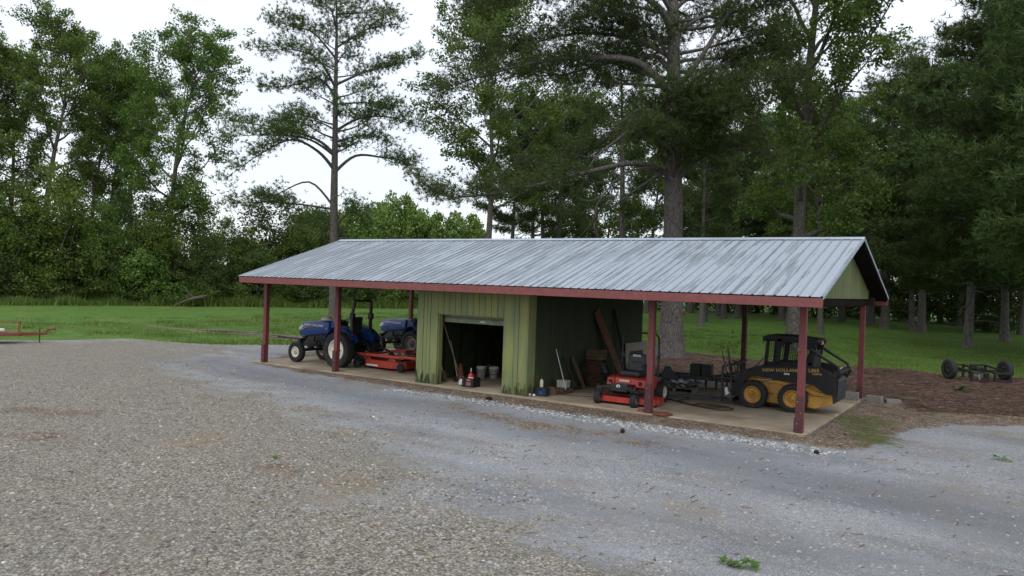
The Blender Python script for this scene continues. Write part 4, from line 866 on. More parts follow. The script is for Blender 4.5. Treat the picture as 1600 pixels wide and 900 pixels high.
def stick(name,label,p,q,r=.014,mat='cream',head=None,hm='black_metal',cat='tool'):
    t=thing(name,label,cat,p); P_=Vector(q)-Vector(p)
    MB().tube([(0,0,.02) if not head else (P_*.12),P_],r,8).build('handle',mat,t)
    if head=='shovel':
        u=P_.normalized(); s=u.cross(Vector((1,0,0))).normalized(); v=MB(); prof=[(0,0),(.07,.06),(.11,.16),(.11,.32),(.03,.36)]
        vs=[]; 
        for a,b_ in prof: vs+=[u*b_+s*a+Vector((.012*(a>.05),0,0)),u*b_-s*a+Vector((.012*(a>.05),0,0))]
        th=Vector((.008,0,0)); m=len(vs); vs+= [k+th for k in vs]
        fs=[(2*i,2*i+1,2*i+3,2*i+2) for i in range(4)]+[(m+2*i,m+2*i+2,m+2*i+3,m+2*i+1) for i in range(4)]+[(2*i,2*i+2,m+2*i+2,m+2*i) for i in range(4)]+[(2*i+1,m+2*i+1,m+2*i+3,2*i+3) for i in range(4)]+[(2*4,2*4+1,m+9,m+8)]
        v.add(vs,fs).build('blade',hm,t)
    if head=='rake':
        v=MB().bar((0,-.2,.02),(0,.2,.02),.02)
        for k in range(12): v.bar((0,-.2+k*.036,.02),(.03,-.2+k*.036,.09),.008)
        v.tube([(0,0,.02),P_*.14],.01,6); v.build('rake_head',hm,t)
    return t
stick('garden_shovel','pale handled shovel leaning inside the doorway at its left jamb',(7.30,.72,0),(6.83,.75,1.05),head='shovel',hm='old_wood')
stick('garden_rake','rake with thin pale handle leaning on the left wall inside the room',(7.55,1.0,0),(6.83,1.5,1.15),.012,head='rake')
stick('wooden_pole','long bare wooden pole leaning on the left wall inside the room',(7.25,1.5,0),(6.82,1.1,1.75),.012,cat='pole')
stick('garden_hoe','hoe leaning at the back of the dark room with slim handle',(7.9,3.2,0),(6.83,3.5,1.7),.011,'old_wood',head='rake')
stick('wooden_dowel','thin brown dowel leaning in the dark rear of the room above the buckets',(8.6,3.4,0),(7.2,5.6,1.9),.011,'old_wood',cat='pole')
t=MB().prism([(0,0),(.34,0),(.32,.28),(.22,.38),(.10,.36),(.02,.25)],-.1,.1); o=t.build('paper_sack','old_wood',None,bevel=.03); o.location=(7.15,2.9,0); tag(o,'brown slumped sack on the floor inside the green room','sack')
def board(label,p,q,w,th,mat='old_wood',name='leaning_board',roll=0):
    t=MB().bar((0,0,0),Vector(q)-Vector(p),th,w,up=(0,1,0)); o=t.build(name,mat,None,bevel=.003); o.location=p; return tag(o,label,'board')
board('long wide brown plank leaning high against the green wall behind the mower',(11.05,5.0,0),(10.63,3.75,2.24),.36,.035,'plank_brown')
board('narrow dark plank leaning on the green wall right of the long wide plank',(10.95,5.5,0),(10.63,5.0,2.25),.14,.03,'dark_wood')
board('short weathered plank leaning low on the green wall by the brown basket stack',(10.92,2.62,0),(10.63,2.36,.90),.16,.03,'old_wood')
t=thing('basket_stack','stack of round brown baskets against the green side wall','baskets',(10.93,3.12,0))
for k in range(6): MB().lathe([(.20,k*.13),(.255,k*.13+.10),(.27,k*.13+.105),(.27,k*.13+.125),(.24,k*.13+.125)],(0,0,0),'z',22).build('basket','basket_brown',t)
t=thing('wooden_box','dark wooden box sitting on top of the brown baskets','box',(10.85,3.45,.78)); bx=MB()
for k in range(3): bx.box((-.22,-.25,k*.1),(.22,.25,k*.1+.09)) if k==0 else bx.box((-.22,-.25,k*.1),(-.2,.25,k*.1+.09)).box((.2,-.25,k*.1),(.22,.25,k*.1+.09)).box((-.2,-.25,k*.1),(.2,-.23,k*.1+.09)).box((-.2,.23,k*.1),(.2,.25,k*.1+.09))
bx.build('box_slats','old_wood',t)
t=thing('folded_chair','dark folded metal chair leaning between the baskets and the long plank','chair',(10.78,4.05,0),0)
MB().tube([(.25,-.2,0),(-.12,-.2,.85),(-.12,.2,.85),(.25,.2,0)],.014,8).tube([(.1,-.18,0),(.0,-.18,.6)],.012,8).tube([(.1,.18,0),(.0,.18,.6)],.012,8).build('chair_frame','black_metal',t); MB().box((-.02,-.18,.3),(.02,.18,.62),rot=(0,-.4,0)).build('seat','grey_dark',t); MB().box((-.125,-.19,.68),(-.10,.19,.84),rot=(0,-.4,0)).build('backrest','grey_dark',t)
t=thing('framed_panel','pale beige surround panel with dark centre standing behind the red mower','panel',(10.70,6.62,0))
pb=MB().box((-.02,-.84,0),(.02,-.52,1.14)).box((-.02,.50,0),(.02,.84,1.14)).box((-.02,-.519,.86),(.02,.499,1.14)); pb.build('surround','plaster_board',t,bevel=.004); MB().box((-.015,-.515,0),(.005,.495,.855)).build('dark_centre','black_plastic',t)
# by the corner board
t=thing('battery_box','dark navy battery case on the slab at the green room corner','battery',(10.83,.42,0)); MB().box((-.16,-.12,0),(.16,.12,.19)).box((-.165,-.125,.19),(.165,.125,.225)).build('case','navy',t,bevel=.008); MB().box((-.05,-.123,.05),(.08,-.1215,.13)).build('label_plate','blue_label',t)
t=thing('spray_bottle','cream bottle with black cap standing on the navy battery case','bottle',(10.80,.42,.226)); MB().lathe([(.001,0),(.045,0),(.048,.02),(.048,.16),(.03,.20),(.018,.22),(.001,.22)],n=18).build('bottle_body','cream',t); MB().lathe([(.022,.22),(.022,.27),(.014,.275),(.012,.31),(.001,.312)],n=12).build('cap','black_plastic',t)
t=thing('drink_can','small white and blue can lying on its side below the battery case','can',(10.70,.12,.0)); MB().lathe([(.001,-.09),(.030,-.088),(.036,-.08),(.036,.08),(.030,.088),(.001,.09)],(0,0,.037),'x',18).build('can_body','white_plastic',t); MB().lathe([(.0365,-.03),(.0365,.04)],(0,0,.037),'x',18).build('label_band','blue_label',t)
for (x,y,z,w,l,h,rz,lab) in ((10.86,.86,0,.34,.24,.07,.1,'brown lumber offcut lying lowest beside the battery case'),(10.88,.87,.072,.30,.20,.07,-.05,'brown lumber offcut lying in the middle of the small wood stack'),(10.84,.86,.144,.22,.14,.05,.2,'short lumber offcut on top of the small wood stack')):
    o=MB().box((-w/2,-l/2,0),(w/2,l/2,h)).build('lumber_offcut','old_wood',None,bevel=.004); o.location=(x,y,z); o.rotation_euler=(0,0,rz); tag(o,lab,'wood')
o=MB().box((-.17,-.13,0),(.17,.13,.14)).box((-.175,-.135,.12),(.175,.135,.145)).build('tackle_box','old_wood',None,bevel=.006); o.location=(10.90,1.42,0); tag(o,'low brown box on the slab carrying the grey box','box')
t=thing('grey_box','grey plastic tote with pale lid on the brown box by the green wall','box',(10.90,1.42,.146)); MB().box((-.15,-.12,0),(.15,.12,.17)).build('tote_body','grey_plastic',t,bevel=.012); MB().box((-.158,-.128,.171),(.158,.128,.195)).build('lid','cream',t,bevel=.005)
t=thing('push_broom','push broom with long white handle leaning on the green side wall','broom',(11.15,1.25,0)); MB().box((-.12,-.30,.07),(-.02,.30,.115)).build('broom_head','old_wood',t,bevel=.01); br=MB()
for i in range(22):
    for j in range(3): br.bar((-.11+j*.04,-.29+i*.0275,.07),(-.125+j*.055,-.29+i*.0275,0),.012)
br.build('bristles','old_wood',t); MB().tube([(-.07,0,.11),(-.515,.16,1.18)],.013,8).build('handle','white_plastic',t)
for c_ in list(C.objects):
    if c_.parent==t: pass
stick('garden_spade','dark spade leaning upright on the green wall beside the push broom',(10.95,2.02,0),(10.63,1.85,.92),.015,'dark_wood','shovel')
stick('garden_fork','dark tool with a short handle leaning just right of the spade',(10.93,2.22,0),(10.63,2.12,.62),.014,'old_wood','rake')
# ------------------------------------------------------------------ middle bay
t=thing('loader_seat','black machine seat with grey cushion top lying on the slab behind the mower','seat',(12.5,5.15,0),.4)
MB().prism([(-.26,.02),(-.24,.3),(-.14,.60),(.0,.62),(.14,.40),(.30,.28),(.32,.02)],-.24,.24).build('seat_shell','black_plastic',t,bevel=.03); MB().prism([(-.15,.615),(-.13,.64),(.02,.645),(.12,.48),(.09,.46),(-.0,.625)],-.17,.17).build('cushion','grey_plastic',t,bevel=.01)
t=thing('pallet','low grey pallet on the slab in the middle bay','pallet',(13.0,4.45,0),.25); pm=MB()
for k in range(7): pm.box((-.6,-.5+k*.15,.1),(.6,-.39+k*.15,.12))
for x in (-.58,-.04,.5): pm.box((x,-.5,0),(x+.08,.51,.098))
pm.build('deck_boards','grey_wood',t)
r=random.Random(3)
for k in range(4):
    n=14; vs=[]; fs=[]
    for i in range(n):
        for j in range(7): vs.append((-.55+1.1*i/(n-1),-.2+.4*j/6,.025*math.sin(i*2.1+k)+r.uniform(-.012,.012)))
    fs=[(i*7+j,(i+1)*7+j,(i+1)*7+j+1,i*7+j+1) for i in range(n-1) for j in range(6)]
    o=MB().add(vs,fs).build('metal_sheet','steel',None,fix=False); o.location=(13.0+.1*k-.15,4.45+(k-1.5)*.13,.155+.028*k); o.rotation_euler=(.03*k,.02,.25+.2*(k-1.5)); so_=o.modifiers.new('thick','SOLIDIFY'); so_.thickness=.003
    tag(o,'crumpled grey metal sheet lying in the pile on the low pallet','metal sheet','crumpled metal sheets on the pallet')
t=thing('disc_harrow','dark farm implement with two square weight boxes in the middle bay','implement',(13.35,5.6,0),.15)
f=MB(); f.bar((-1.3,-.3,.3),(1.3,-.3,.34),.1,.12); f.bar((-1.3,.35,.3),(1.3,.35,.34),.1,.12)
for x in (-1.2,-.4,.4,1.2): f.bar((x,-.35,.3),(x,.4,.3),.07)
f.bar((.3,0,.35),(1.6,-.1,.62),.05); f.bar((.3,.2,.35),(1.6,.3,.66),.05); f.bar((-1.2,0,.3),(-1.7,.1,.2),.06); f.build('frame','black_metal',t)
for k in range(8): MB().lathe([(.001,-.01),(.17,.015),(.19,.03),(.17,.02),(.001,.0)],(-1.1+k*.31,-.15,.19),'x',18).build('disc_blade','rust_dark',t)
for x in (-.17,.17): MB().box((x-.15,-.2,.36),(x+.15,.15,.72)).build('weight_box','greenblack',t,bevel=.015)
for (p,q,lab) in (((13.5,3.3,.03),(14.75,3.75,.03),'longer steel channel lying on the slab before the loader'),((13.35,3.05,.03),(14.45,3.35,.03),'shorter steel channel lying on the slab before the loader')):
    o=MB().bar(p,q,.12,.05).build('steel_channel','grey_dark',None,bevel=.004); tag(o,lab,'steel bar')
# hose loops
pts=[(13.2,2.7),(13.6,2.42),(14.1,2.05),(14.5,1.82),(15.0,1.62),(15.35,1.62),(15.5,1.9),(15.35,2.1),(15.0,2.05),(14.7,1.85),(14.45,1.95),(14.6,2.2),(15.0,2.3),(15.3,2.2),(15.2,1.95),(14.8,1.75),(14.3,1.95),(13.9,2.3),(14.0,2.8),(13.8,3.2)]
def smooth_path(p,n=6):
    out=[]; P_=[p[0]]+list(p)+[p[-1]]
    for i in range(1,len(P_)-2):
        for k in range(n):
            u=k/n; a,b,c,d=[np.array(P_[j],float) for j in (i-1,i,i+1,i+2)]
            out.append(tuple(.5*((2*b)+(-a+c)*u+(2*a-5*b+4*c-d)*u*u+(-a+3*b-3*c+d)*u**3)))
    out.append(tuple(p[-1])); return out
def hose(pts,label,name='rubber_hose',r=.016,mat='hose',cat='hose'):
    sp=smooth_path(pts); P3=[(x,y,r+.002+.012*(i%17>12)) for i,(x,y) in enumerate(sp)]
    return tag(MB().tube(P3,r,8).build(name,mat),label,cat)
hose(pts,'brown rubber hose lying in loops on the slab in front of the loader')
hose([(11.0,.95),(11.5,1.05),(12.0,1.25),(12.4,1.2)],'thin dark cord trailing across the slab from the broom to the mower','power_cord',.007,'black_plastic','cord')
# rusty disc and jack by the middle post
t=thing('rusty_disc','rusty round disc blade lying flat at the foot of the middle post','disc',(14.42,-.02,.0)); MB().lathe([(.001,.035),(.05,.035),(.06,.02),(.15,.012),(.24,.03),(.25,.02),(.15,.002),(.001,.002)],n=26).build('disc_plate','rust_red',t); MB().tube([(0,0,.02),(-.02,0,.14),(-.1,0,.22),(-.12,0,.35)],.008,6).build('hook','rust_red',t)
t=MB().lathe([(.001,.05),(.08,.05),(.12,.01),(.12,0),(.001,0)],n=20).build('rusty_plate','rust_red'); t.location=(13.86,.06,0); tag(t,'small rusty plate on the slab left of the middle post base','plate')
# ------------------------------------------------------------------ right rear corner: blocks and scrap
def cblock(label,loc,rz,name='concrete_block'):
    b=MB(); w,l,h=.1,.2,.19
    b.box((-l,-w,0),(l,-w+.035,h)); b.box((-l,w-.035,0),(l,w,h))
    for x in (-l,-.018,l-.036): b.box((x,-w+.0351,.001),(x+.036,w-.0351,h-.001))
    o=b.build(name,'block',None,bevel=.004); o.location=loc; o.rotation_euler=(0,0,rz); return tag(o,label,'block')
cblock('large grey concrete block sitting on the slab corner before the rear post',(17.42,6.42,0),.08).scale=(1.15,1.1,1.15)
cblock('grey concrete block lying on the ground just outside the slab corner',(18.02,6.72,-.05),-.1)
cblock('small broken concrete block half sunk in the brown dirt',(18.45,7.0,-.13),.5)
board('grey plank lying flat behind the loader against the large block',(16.6,7.05,.12),(17.4,6.72,.12),.14,.03,'grey_wood','grey_plank')
board('pale short board lying on the brown straw right of the rear post',(18.6,8.1,0),(19.0,8.2,.02),.05,.02,'grey_wood','scrap_board')
board('thin brown stick of lumber propped in the straw beyond the blocks',(19.3,6.9,-.05),(19.0,7.6,.12),.05,.03,'old_wood','scrap_board')
# axle frame at the lawn edge
t=thing('axle_frame','black two wheeled steel implement frame parked at the right lawn edge','implement',(20.1,16.7,-.06),math.radians(39))
f=MB(); f.bar((-1.1,0,.36),(1.1,0,.36),.06)
for s,x in ((-1,-.75),(1,.15)):
    a,b=x,x+.62
    for z in (.50,): f.bar((a,-.75,z-.16),(b,-.75,z-.16),.06); f.bar((a,.6,z),(b,.6,z),.06); f.bar((a,-.75,z-.16),(a,.6,z),.06); f.bar((b,-.75,z-.16),(b,.6,z),.06)
    for yy in (-.75,.6):
        for xx in (a,b): f.bar((xx,yy,.48 if yy>0 else .32),(xx,yy,.02),.07)
    f.bar((a,-.75,.06),(b,-.75,.06),.07)
f.bar((-.2,0,.40),(.2,0,.44),.08,.1); f.bar((-.95,-.05,.38),(-.7,-.3,.30),.06); f.build('steel_frame','black_metal',t)
MB().bar((-.05,-.1,.36),(-.45,-.75,.04),.06).build('tow_bar','steel',t)
for s in (-1,1):
    w_=MB().lathe([(.2,-.08),(.30,-.10),(.36,-.08),(.38,0),(.36,.08),(.30,.10),(.2,.08)],(s*1.12,0,.385),'x',26).build('wheel','tyre',t); MB().lathe([(.001,-.03),(.1,-.05),(.2,-.07),(.2,.07),(.1,.05),(.001,.03)],(s*1.12,0,.385),'x',20).build('rim','black_metal',w_)
# red trailer at the left
t=thing('utility_trailer','rusty red utility trailer with railed bed and tongue at the left edge','trailer',(-11.35,-2.0,-.06),math.radians(64))
f=MB(); f.bar((-3.0,-.55,.36),(-.7,-.55,.36),.10,.1); f.bar((-3.0,.55,.36),(-.7,.55,.36),.1,.1)
for x in (-3.0,-2.2,-1.45,-.7): f.bar((x,-.55,.36),(x,.55,.36),.08)
f.bar((-.9,-.5,.35),(.24,0,.36),.07,.09); f.bar((-.9,.5,.35),(.24,0,.36),.07,.09); f.build('bed_frame','rust_red',t)
fl=MB(); [fl.box((-3,-.5+k*.17,.41),(-.7,-.35+k*.17,.43)) for k in range(6)]; fl.build('bed_floor','old_wood',t)
rl=MB()
for y in (-.55,.55):
    rl.tube([(-3.0,y,.84),(-.68,y,.84)],.014,6); rl.tube([(-3.0,y,.62),(-.68,y,.62)],.010,6)
    for x in (-3.0,-2.2,-1.5,-.7): rl.bar((x,y,.4),(x,y,.85),.03)
rl.tube([(-.7,-.55,.84),(-.7,.55,.84)],.014,6); rl.build('rail','rust_red',t)
MB().bar((-.01,-.06,.0),(-.01,-.06,.55),.045).box((-.08,-.13,0),(.06,.01,.015)).bar((-.01,-.06,.55),(.10,-.06,.58),.02).build('jack','rust_dark',t)
MB().bar((.20,0,.36),(.28,0,.54),.09,.08).bar((.26,0,.52),(.52,0,.54),.07).box((.46,-.05,.50),(.56,.05,.59)).tube([(.2,.05,.4),(.24,.1,.58)],.015,6).build('coupler','rust_red',t)
for s in (-1,1):
    w_=MB().lathe([(.15,-.07),(.25,-.09),(.29,-.07),(.30,0),(.29,.07),(.25,.09),(.15,.07)],(-2.0,s*.74,.27),'y',24).build('wheel','tyre',t); MB().lathe([(.001,-.02),(.15,-.06),(.15,.06),(.001,.02)],(-2.0,s*.74,.27),'y',16).build('rim','white_rim',w_)
    MB().tube([(-2.42,s*.74,.45),(-2.25,s*.74,.62),(-1.75,s*.74,.62),(-1.58,s*.74,.45)],.05,6).build('fender','rust_red',t)
o=MB().box((-.25,-.15,0),(.25,.15,.14)).build('white_sack','cloth_white',None,bevel=.05); o.location=(-11.95,-3.3,.43-.06); o.rotation_euler=(0,0,1.1); tag(o,'white sack lying on the bed of the red trailer','sack')
# ------------------------------------------------------------------ old boards on the bare track across the lawn
r=random.Random(8)
for k in range(9):
    x0=-14.5+k*.95+r.uniform(-.3,.3); y0=7.0+.13*(x0+14.5)*.9+r.uniform(-.25,.3); L=r.uniform(2.2,3.8); a=.12+r.uniform(-.1,.08)
    o=MB().box((0,-.08,0),(L,.08,.045)).build('weathered_board','grey_wood',None,bevel=.004); o.location=(x0,y0,-.05+.05*(k%3)); o.rotation_euler=(0,r.uniform(-.01,.01),a); tag(o,'long weathered grey board lying on the bare track across the lawn','board','weathered boards on the bare track')
# fallen log
t=thing('fallen_log','pale fallen log with broken limbs lying in the weeds by the wood','log',(-40.4,25.0,-.35),0)
MB().tube([(2.5,-3.2,.9),(1.6,-2,1.0),(.3,-.2,1.1),(-1.2,1.8,1.25),(-2.2,3.2,1.35)],[.10,.15,.19,.2,.22],10).build('trunk','log_bark',t)
for p in ([(2.3,-2.9,.95),(2.4,-3.6,1.5),(2.7,-4.0,2.0)],[(1.6,-2.0,1.0),(1.7,-2.6,1.7),(1.5,-2.9,2.2)],[(2.4,-3.1,.9),(3.0,-4.4,.6),(3.3,-5.2,.2)],[(-.4,.8,1.2),(-.3,.5,1.9)]): MB().tube(p,[.08,.05,.02][:len(p)],7).build('limb','log_bark',t)
# ------------------------------------------------------------------ leaf clumps, cones and litter on the yard
def leaf_clump(label,loc,size,n,seed,mat='leaf_bright'):
    r=random.Random(seed); b=MB()
    for i in range(n):
        a=r.uniform(0,2*PI); d=r.uniform(.1,1)*size; c=Vector((math.cos(a)*d*1.25,math.sin(a)*d*.8,r.uniform(.012,size*.6)))
        R=Matrix.Rotation(r.uniform(0,6.3),3,'Z')@Matrix.Rotation(r.uniform(-.7,.7),3,'X')@Matrix.Rotation(r.uniform(-.5,.5),3,'Y')
        k=size*r.uniform(.45,.75); out=[]
        for j in range(10):
            an=2*PI*j/10; rr=k*(.5 if j%2 else 1)*(.6+.4*(j in (0,2,8))); out.append(c+R@Vector((rr*math.cos(an),rr*math.sin(an),.06*k*(j%2))))
        b.add([c]+out,[(0,1+j,1+(j+1)%10) for j in range(10)])
    o=b.build('leaf_clump',mat,None,fix=False); o.location=loc; return tag(o,label,'leaves')
leaf_clump('bright green leaf clump lying on the gravel closest to the front edge',(18.90,-8.62,-.06),.15,16,1,'leaf_fresh')
leaf_clump('green leaf clump lying on the blue gravel at the far right',(21.15,.18,-.06),.13,10,2,'leaf_fresh')
leaf_clump('tiny green seedling in the gravel above the bright leaf clump',(17.62,-7.25,-.06),.045,6,3)
leaf_clump('single dark red leaf lying on the coarse gravel at the bottom',(14.95,-11.35,-.05),.05,3,4,'red_dull')
leaf_clump('small green weed growing in the brown straw before the axle frame',(19.85,12.1,-.04),.22,16,5,'leaf_dark')
leaf_clump('faint green weed tuft in the coarse gravel left of centre',(11.2,-8.6,-.06),.09,7,6,'leaf_bright')
def cone(label,x,y):
    b=MB(); b.lathe([(.001,-.05),(.02,-.045),(.03,-.02),(.028,.01),(.018,.035),(.001,.05)],(0,0,.026),'x',10,False)
    for i in range(26):
        a=i*2.4; h=-.045+i*.0034; rr=.03*math.sin(min(PI,max(.4,(i+3)/26*PI)))+.004; c=Vector((h,rr*math.cos(a),.03+rr*math.sin(a))); u=Vector((.006,math.cos(a)*.012,math.sin(a)*.012)); w=Vector((0,-math.sin(a)*.008,math.cos(a)*.008)); b.add([c-w,c+w,c+u*1.2],[(0,1,2)])
    o=b.build('pine_cone','dark_wood',None,fix=False); o.location=(x,y,-.058); o.rotation_euler=(0,0,x); return tag(o,label,'pine cone')
cone('brown pine cone on the gravel below the room doorway',10.05,-.95).scale=(1.8,)*3; cone('brown pine cone on the gravel in front of the middle post',14.55,-2.45).scale=(1.4,)*3; cone('brown pine cone on the gravel in front of the corner post',18.25,-1.75).scale=(1.2,)*3
# a little scattered twig litter
rr_=np.random.default_rng(31)
def twigs(name,P,l,w,mat,label,seed,cat='twigs'):
    r=np.random.default_rng(seed); n=len(P); a=r.random(n)*PI; L=l*(.4+r.random(n)*1.2)/2; dx,dy=np.cos(a)*L,np.sin(a)*L; nxn,nyn=-np.sin(a)*w/2,np.cos(a)*w/2
    z=P[:,2]+.004; z2=z+r.random(n)*.03
    V=np.stack([np.stack([P[:,0]-dx-nxn,P[:,1]-dy-nyn,z],1),np.stack([P[:,0]+dx-nxn,P[:,1]+dy-nyn,z2],1),np.stack([P[:,0]+dx+nxn,P[:,1]+dy+nyn,z2+w*.6],1),np.stack([P[:,0]-dx+nxn,P[:,1]-dy+nyn,z+w*.6],1)],1).reshape(-1,3)
    o=npmesh(name,V,np.arange(4*n).reshape(-1,4),mat); return tag(o,label,cat,kind='stuff')
P=scatter(60000,-1,30,-2.2,20,lambda P:(in_poly(P,straw)>-.15)|((in_poly(P,dirt)>-.1)&(rr_.random(len(P))<.22)),41); P=P[(P[:,0]<-.6)|(P[:,0]>17.7)|(P[:,1]<-.14)|(P[:,1]>6.65)]
twigs('pine_straw',np.column_stack([P,np.full(len(P),-.055)]),.17,.010,'straw_litter','fallen brown pine needles and twigs covering the ground behind and beside the slab',42,'pine straw')
P=scatter(2600,-4,24,-14,0,lambda P:rr_.random(len(P))<.35,43); P=P[(P[:,1]<-.2)]
twigs('yard_litter',np.column_stack([P,gz(P)]),.10,.010,'straw_litter','scattered twigs and dead leaves on the gravel yard',44,'litter')

# ------------------------------------------------------------------ trees
class Grow:
    def __init__(s,seed): s.r=np.random.default_rng(seed); s.V=[]; s.F=[]; s.n=0; s.c=[]; s.tf=[]
    def tube(s,pts,rad,k=7):
        pts=np.asarray(pts,float); m=len(pts); d=np.gradient(pts,axis=0); d/=np.linalg.norm(d,axis=1)[:,None]+1e-9
        ref=np.where(np.abs(d[:,2:])<.9,np.array([[0,0,1.]]),np.array([[1.,0,0]])); x=np.cross(d,np.array([.31,.17,.93])); x/=np.linalg.norm(x,axis=1)[:,None]+1e-9; y=np.cross(d,x)
        a=np.arange(k)*2*PI/k; ring=x[:,None]*np.cos(a)[None,:,None]+y[:,None]*np.sin(a)[None,:,None]
        V=(pts[:,None]+ring*np.asarray(rad,float)[:,None,None]).reshape(-1,3)
        i=np.arange(m-1)[:,None]*k; j=np.arange(k)[None]; j2=(j+1)%k
        F=np.stack([i+j,i+j2,i+k+j2,i+k+j],-1).reshape(-1,4)+s.n
        s.V.append(V); s.F.append(F); s.n+=len(V)
    def path(s,p0,d,L,n=6,up=.0,jit=.06,droop=0):
        p=[np.array(p0,float)]; d=np.array(d,float); d/=np.linalg.norm(d); st=L/n
        for i in range(n):
            d=d+s.r.standard_normal(3)*jit+np.array([0,0,up-droop*(i/n)]); d/=np.linalg.norm(d); p.append(p[-1]+d*st)
        return np.array(p)
    def along(s,P,t):
        t=np.clip(t,0,1)*(len(P)-1); i=min(int(t),len(P)-2); f=t-i; return P[i]*(1-f)+P[i+1]*f,(P[i+1]-P[i])/np.linalg.norm(P[i+1]-P[i])
    def wood(s,name,mat,parent): 
        return npmesh(name,np.concatenate(s.V),np.concatenate(s.F),mat,parent,smooth=True)
def leafquads(Cn,size,r,upb=.5):
    n=len(Cn); a=r.standard_normal((n,3)); a[:,2]+=upb; a/=np.linalg.norm(a,axis=1)[:,None]
    b=r.standard_normal((n,3)); u=np.cross(a,b); u/=np.linalg.norm(u,axis=1)[:,None]; v=np.cross(a,u)
    sz=(size*(.6+.8*r.random(n)))[:,None]/2
    V=np.stack([Cn-u*sz,Cn-v*sz*.62+a*sz*.12,Cn+u*sz,Cn+v*sz*.62+a*sz*.12],1)
    return V.reshape(-1,3),np.arange(4*n).reshape(-1,4)
def clump_points(centers,n,rad,r,flat=.7):
    c=np.repeat(np.asarray(centers),n,axis=0); p=r.standard_normal((len(c),3)); p/=np.linalg.norm(p,axis=1)[:,None]; p*= (r.random(len(c))**.45)[:,None]*rad; p[:,2]*=flat
    return c+p
def broadleaf(name,label,H,base,W_,tr,seed,nl=16,leaf=.22,per=46,crad=.75,mat='leaf_green',bark_='oak_bark',group=None,loc=(0,0,0),lean=(0,0),bare=0,cat='tree'):
    g=Grow(seed); r=g.r; t=thing(name,label,cat,loc,0,group)
    tp=g.path((0,0,-.2),(lean[0],lean[1],1),H*.9,10,0.02,.05); rad=np.linspace(1,.12,11)**.9*tr; rad[0]*=1.35; g.tube(tp,rad,9)
    cl=[]
    for i in range(nl):
        f=(i+.5)/nl; h=base+(H*.93-base)*f**.9; t0=min(.98,h/(H*.9)); p,_=g.along(tp,t0); az=i*2.4+r.uniform(-.4,.4)
        prof=(math.sin(PI*(.16+.72*f)))**.7; L=W_*prof*r.uniform(.75,1.15); el=math.radians(18+50*f+r.uniform(-8,8))
        lp=g.path(p,(math.cos(az)*math.cos(el),math.sin(az)*math.cos(el),math.sin(el)),L,7,.05,.10); r0=max(.04,tr*.38*(1-f*.55)); g.tube(lp,np.linspace(r0,.02,8),6)
        ns=6+int(L*.9)
        for k in range(ns):
            u=.28+.72*(k+r.random())/ns; q,dd=g.along(lp,u); sd_=np.cross(dd,r.standard_normal(3)); sd_/=np.linalg.norm(sd_); d2=dd*.5+sd_*.9+np.array([0,0,.18]); L2=L*.34*(1.15-u*.6)*r.uniform(.7,1.3)
            sp=g.path(q,d2,L2,4,.03,.14); g.tube(sp,np.linspace(r0*.33,.012,5),4)
            for w in (.45,.75,1.0):
                q2,_=g.along(sp,w); cl.append(q2)
                if r.random()<.5: cl.append(q2+r.standard_normal(3)*crad*.9)
        cl.append(lp[-1])
    for k in range(bare):
        f=.55+.12*k; p,_=g.along(tp,f); az=r.uniform(-.6,.9); lp=g.path(p,(math.cos(az),math.sin(az),.9),3.5,7,.05,.16); g.tube(lp,np.linspace(.09,.012,8),5)
        for u in (.4,.6,.8): q,dd=g.along(lp,u); g.tube(g.path(q,dd+r.standard_normal(3)*.6,1.3,4,.02,.2),np.linspace(.035,.008,5),4)
    cl=np.array(cl); cl=cl[r.random(len(cl))>.24]
    pts=clump_points(cl,per,crad,r); V,F=leafquads(pts,leaf,r)
    g.wood('trunk',bark_,t); npmesh('crown',V,F,mat,t); return t
def bushy(name,label,H,W_,seed,leaf=.2,nc=150,per=60,mat='leaf_dark',group=None,loc=(0,0,0),crad=.6,cat='shrub',bottom=.02):
    g=Grow(seed); r=g.r; t=thing(name,label,cat,loc,0,group)
    for k in range(6):
        a=k*1.05+r.random(); g.tube(g.path((.2*math.cos(a),.2*math.sin(a),-.1),(math.cos(a)*.4,math.sin(a)*.4,1),H*.75,6,.02,.09),np.linspace(.035+.008*H,.01,7),5)
    u=r.random(nc); az=r.random(nc)*2*PI; z=H*(bottom+(1-bottom)*u); prof=np.sin(PI*np.clip(.18+.78*u,0,1))**.6; lob=1+.28*np.sin(az*3+u*5+seed)+.18*np.sin(az*7+seed)
    rr=W_*prof*lob*np.sqrt(r.random(nc)*.75+.25); cl=np.stack([rr*np.cos(az),rr*np.sin(az),z*(1+.12*np.sin(az*2+seed))],1)
    V,F=leafquads(clump_points(cl,per,crad,r),leaf,r); g.wood('stem' if cat=='shrub' else 'trunk','oak_bark',t); npmesh('foliage' if cat=='shrub' else 'crown',V,F,mat,t); return t
def tufts(pts,dirs,r,K=9,L=.26,w=.030):
    n=len(pts); P=np.repeat(pts,K,0); D=np.repeat(dirs,K,0)+r.standard_normal((n*K,3))*.75; D[:,2]+=.18; D/=np.linalg.norm(D,axis=1)[:,None]
    S_=np.cross(D,r.standard_normal((n*K,3))); S_/=np.linalg.norm(S_,axis=1)[:,None]; l=(L*(.7+.6*r.random(n*K)))[:,None]
    V=np.stack([P-S_*w/2+D*.02,P+S_*w/2+D*.02,P+D*l],1); return V.reshape(-1,3),np.arange(3*n*K).reshape(-1,3)
def bez(pts,n=9):
    out=[]; P_=[pts[0]]+list(pts)+[pts[-1]]; P_=[np.array(p,float) for p in P_]
    for i in range(1,len(P_)-2):
        for k in range(n):
            u=k/n; a,b,c,d=P_[i-1:i+3]; out.append(.5*((2*b)+(-a+c)*u+(2*a-5*b+4*c-d)*u*u+(-a+3*b-3*c+d)*u**3))
    out.append(P_[-1]); return np.array(out)
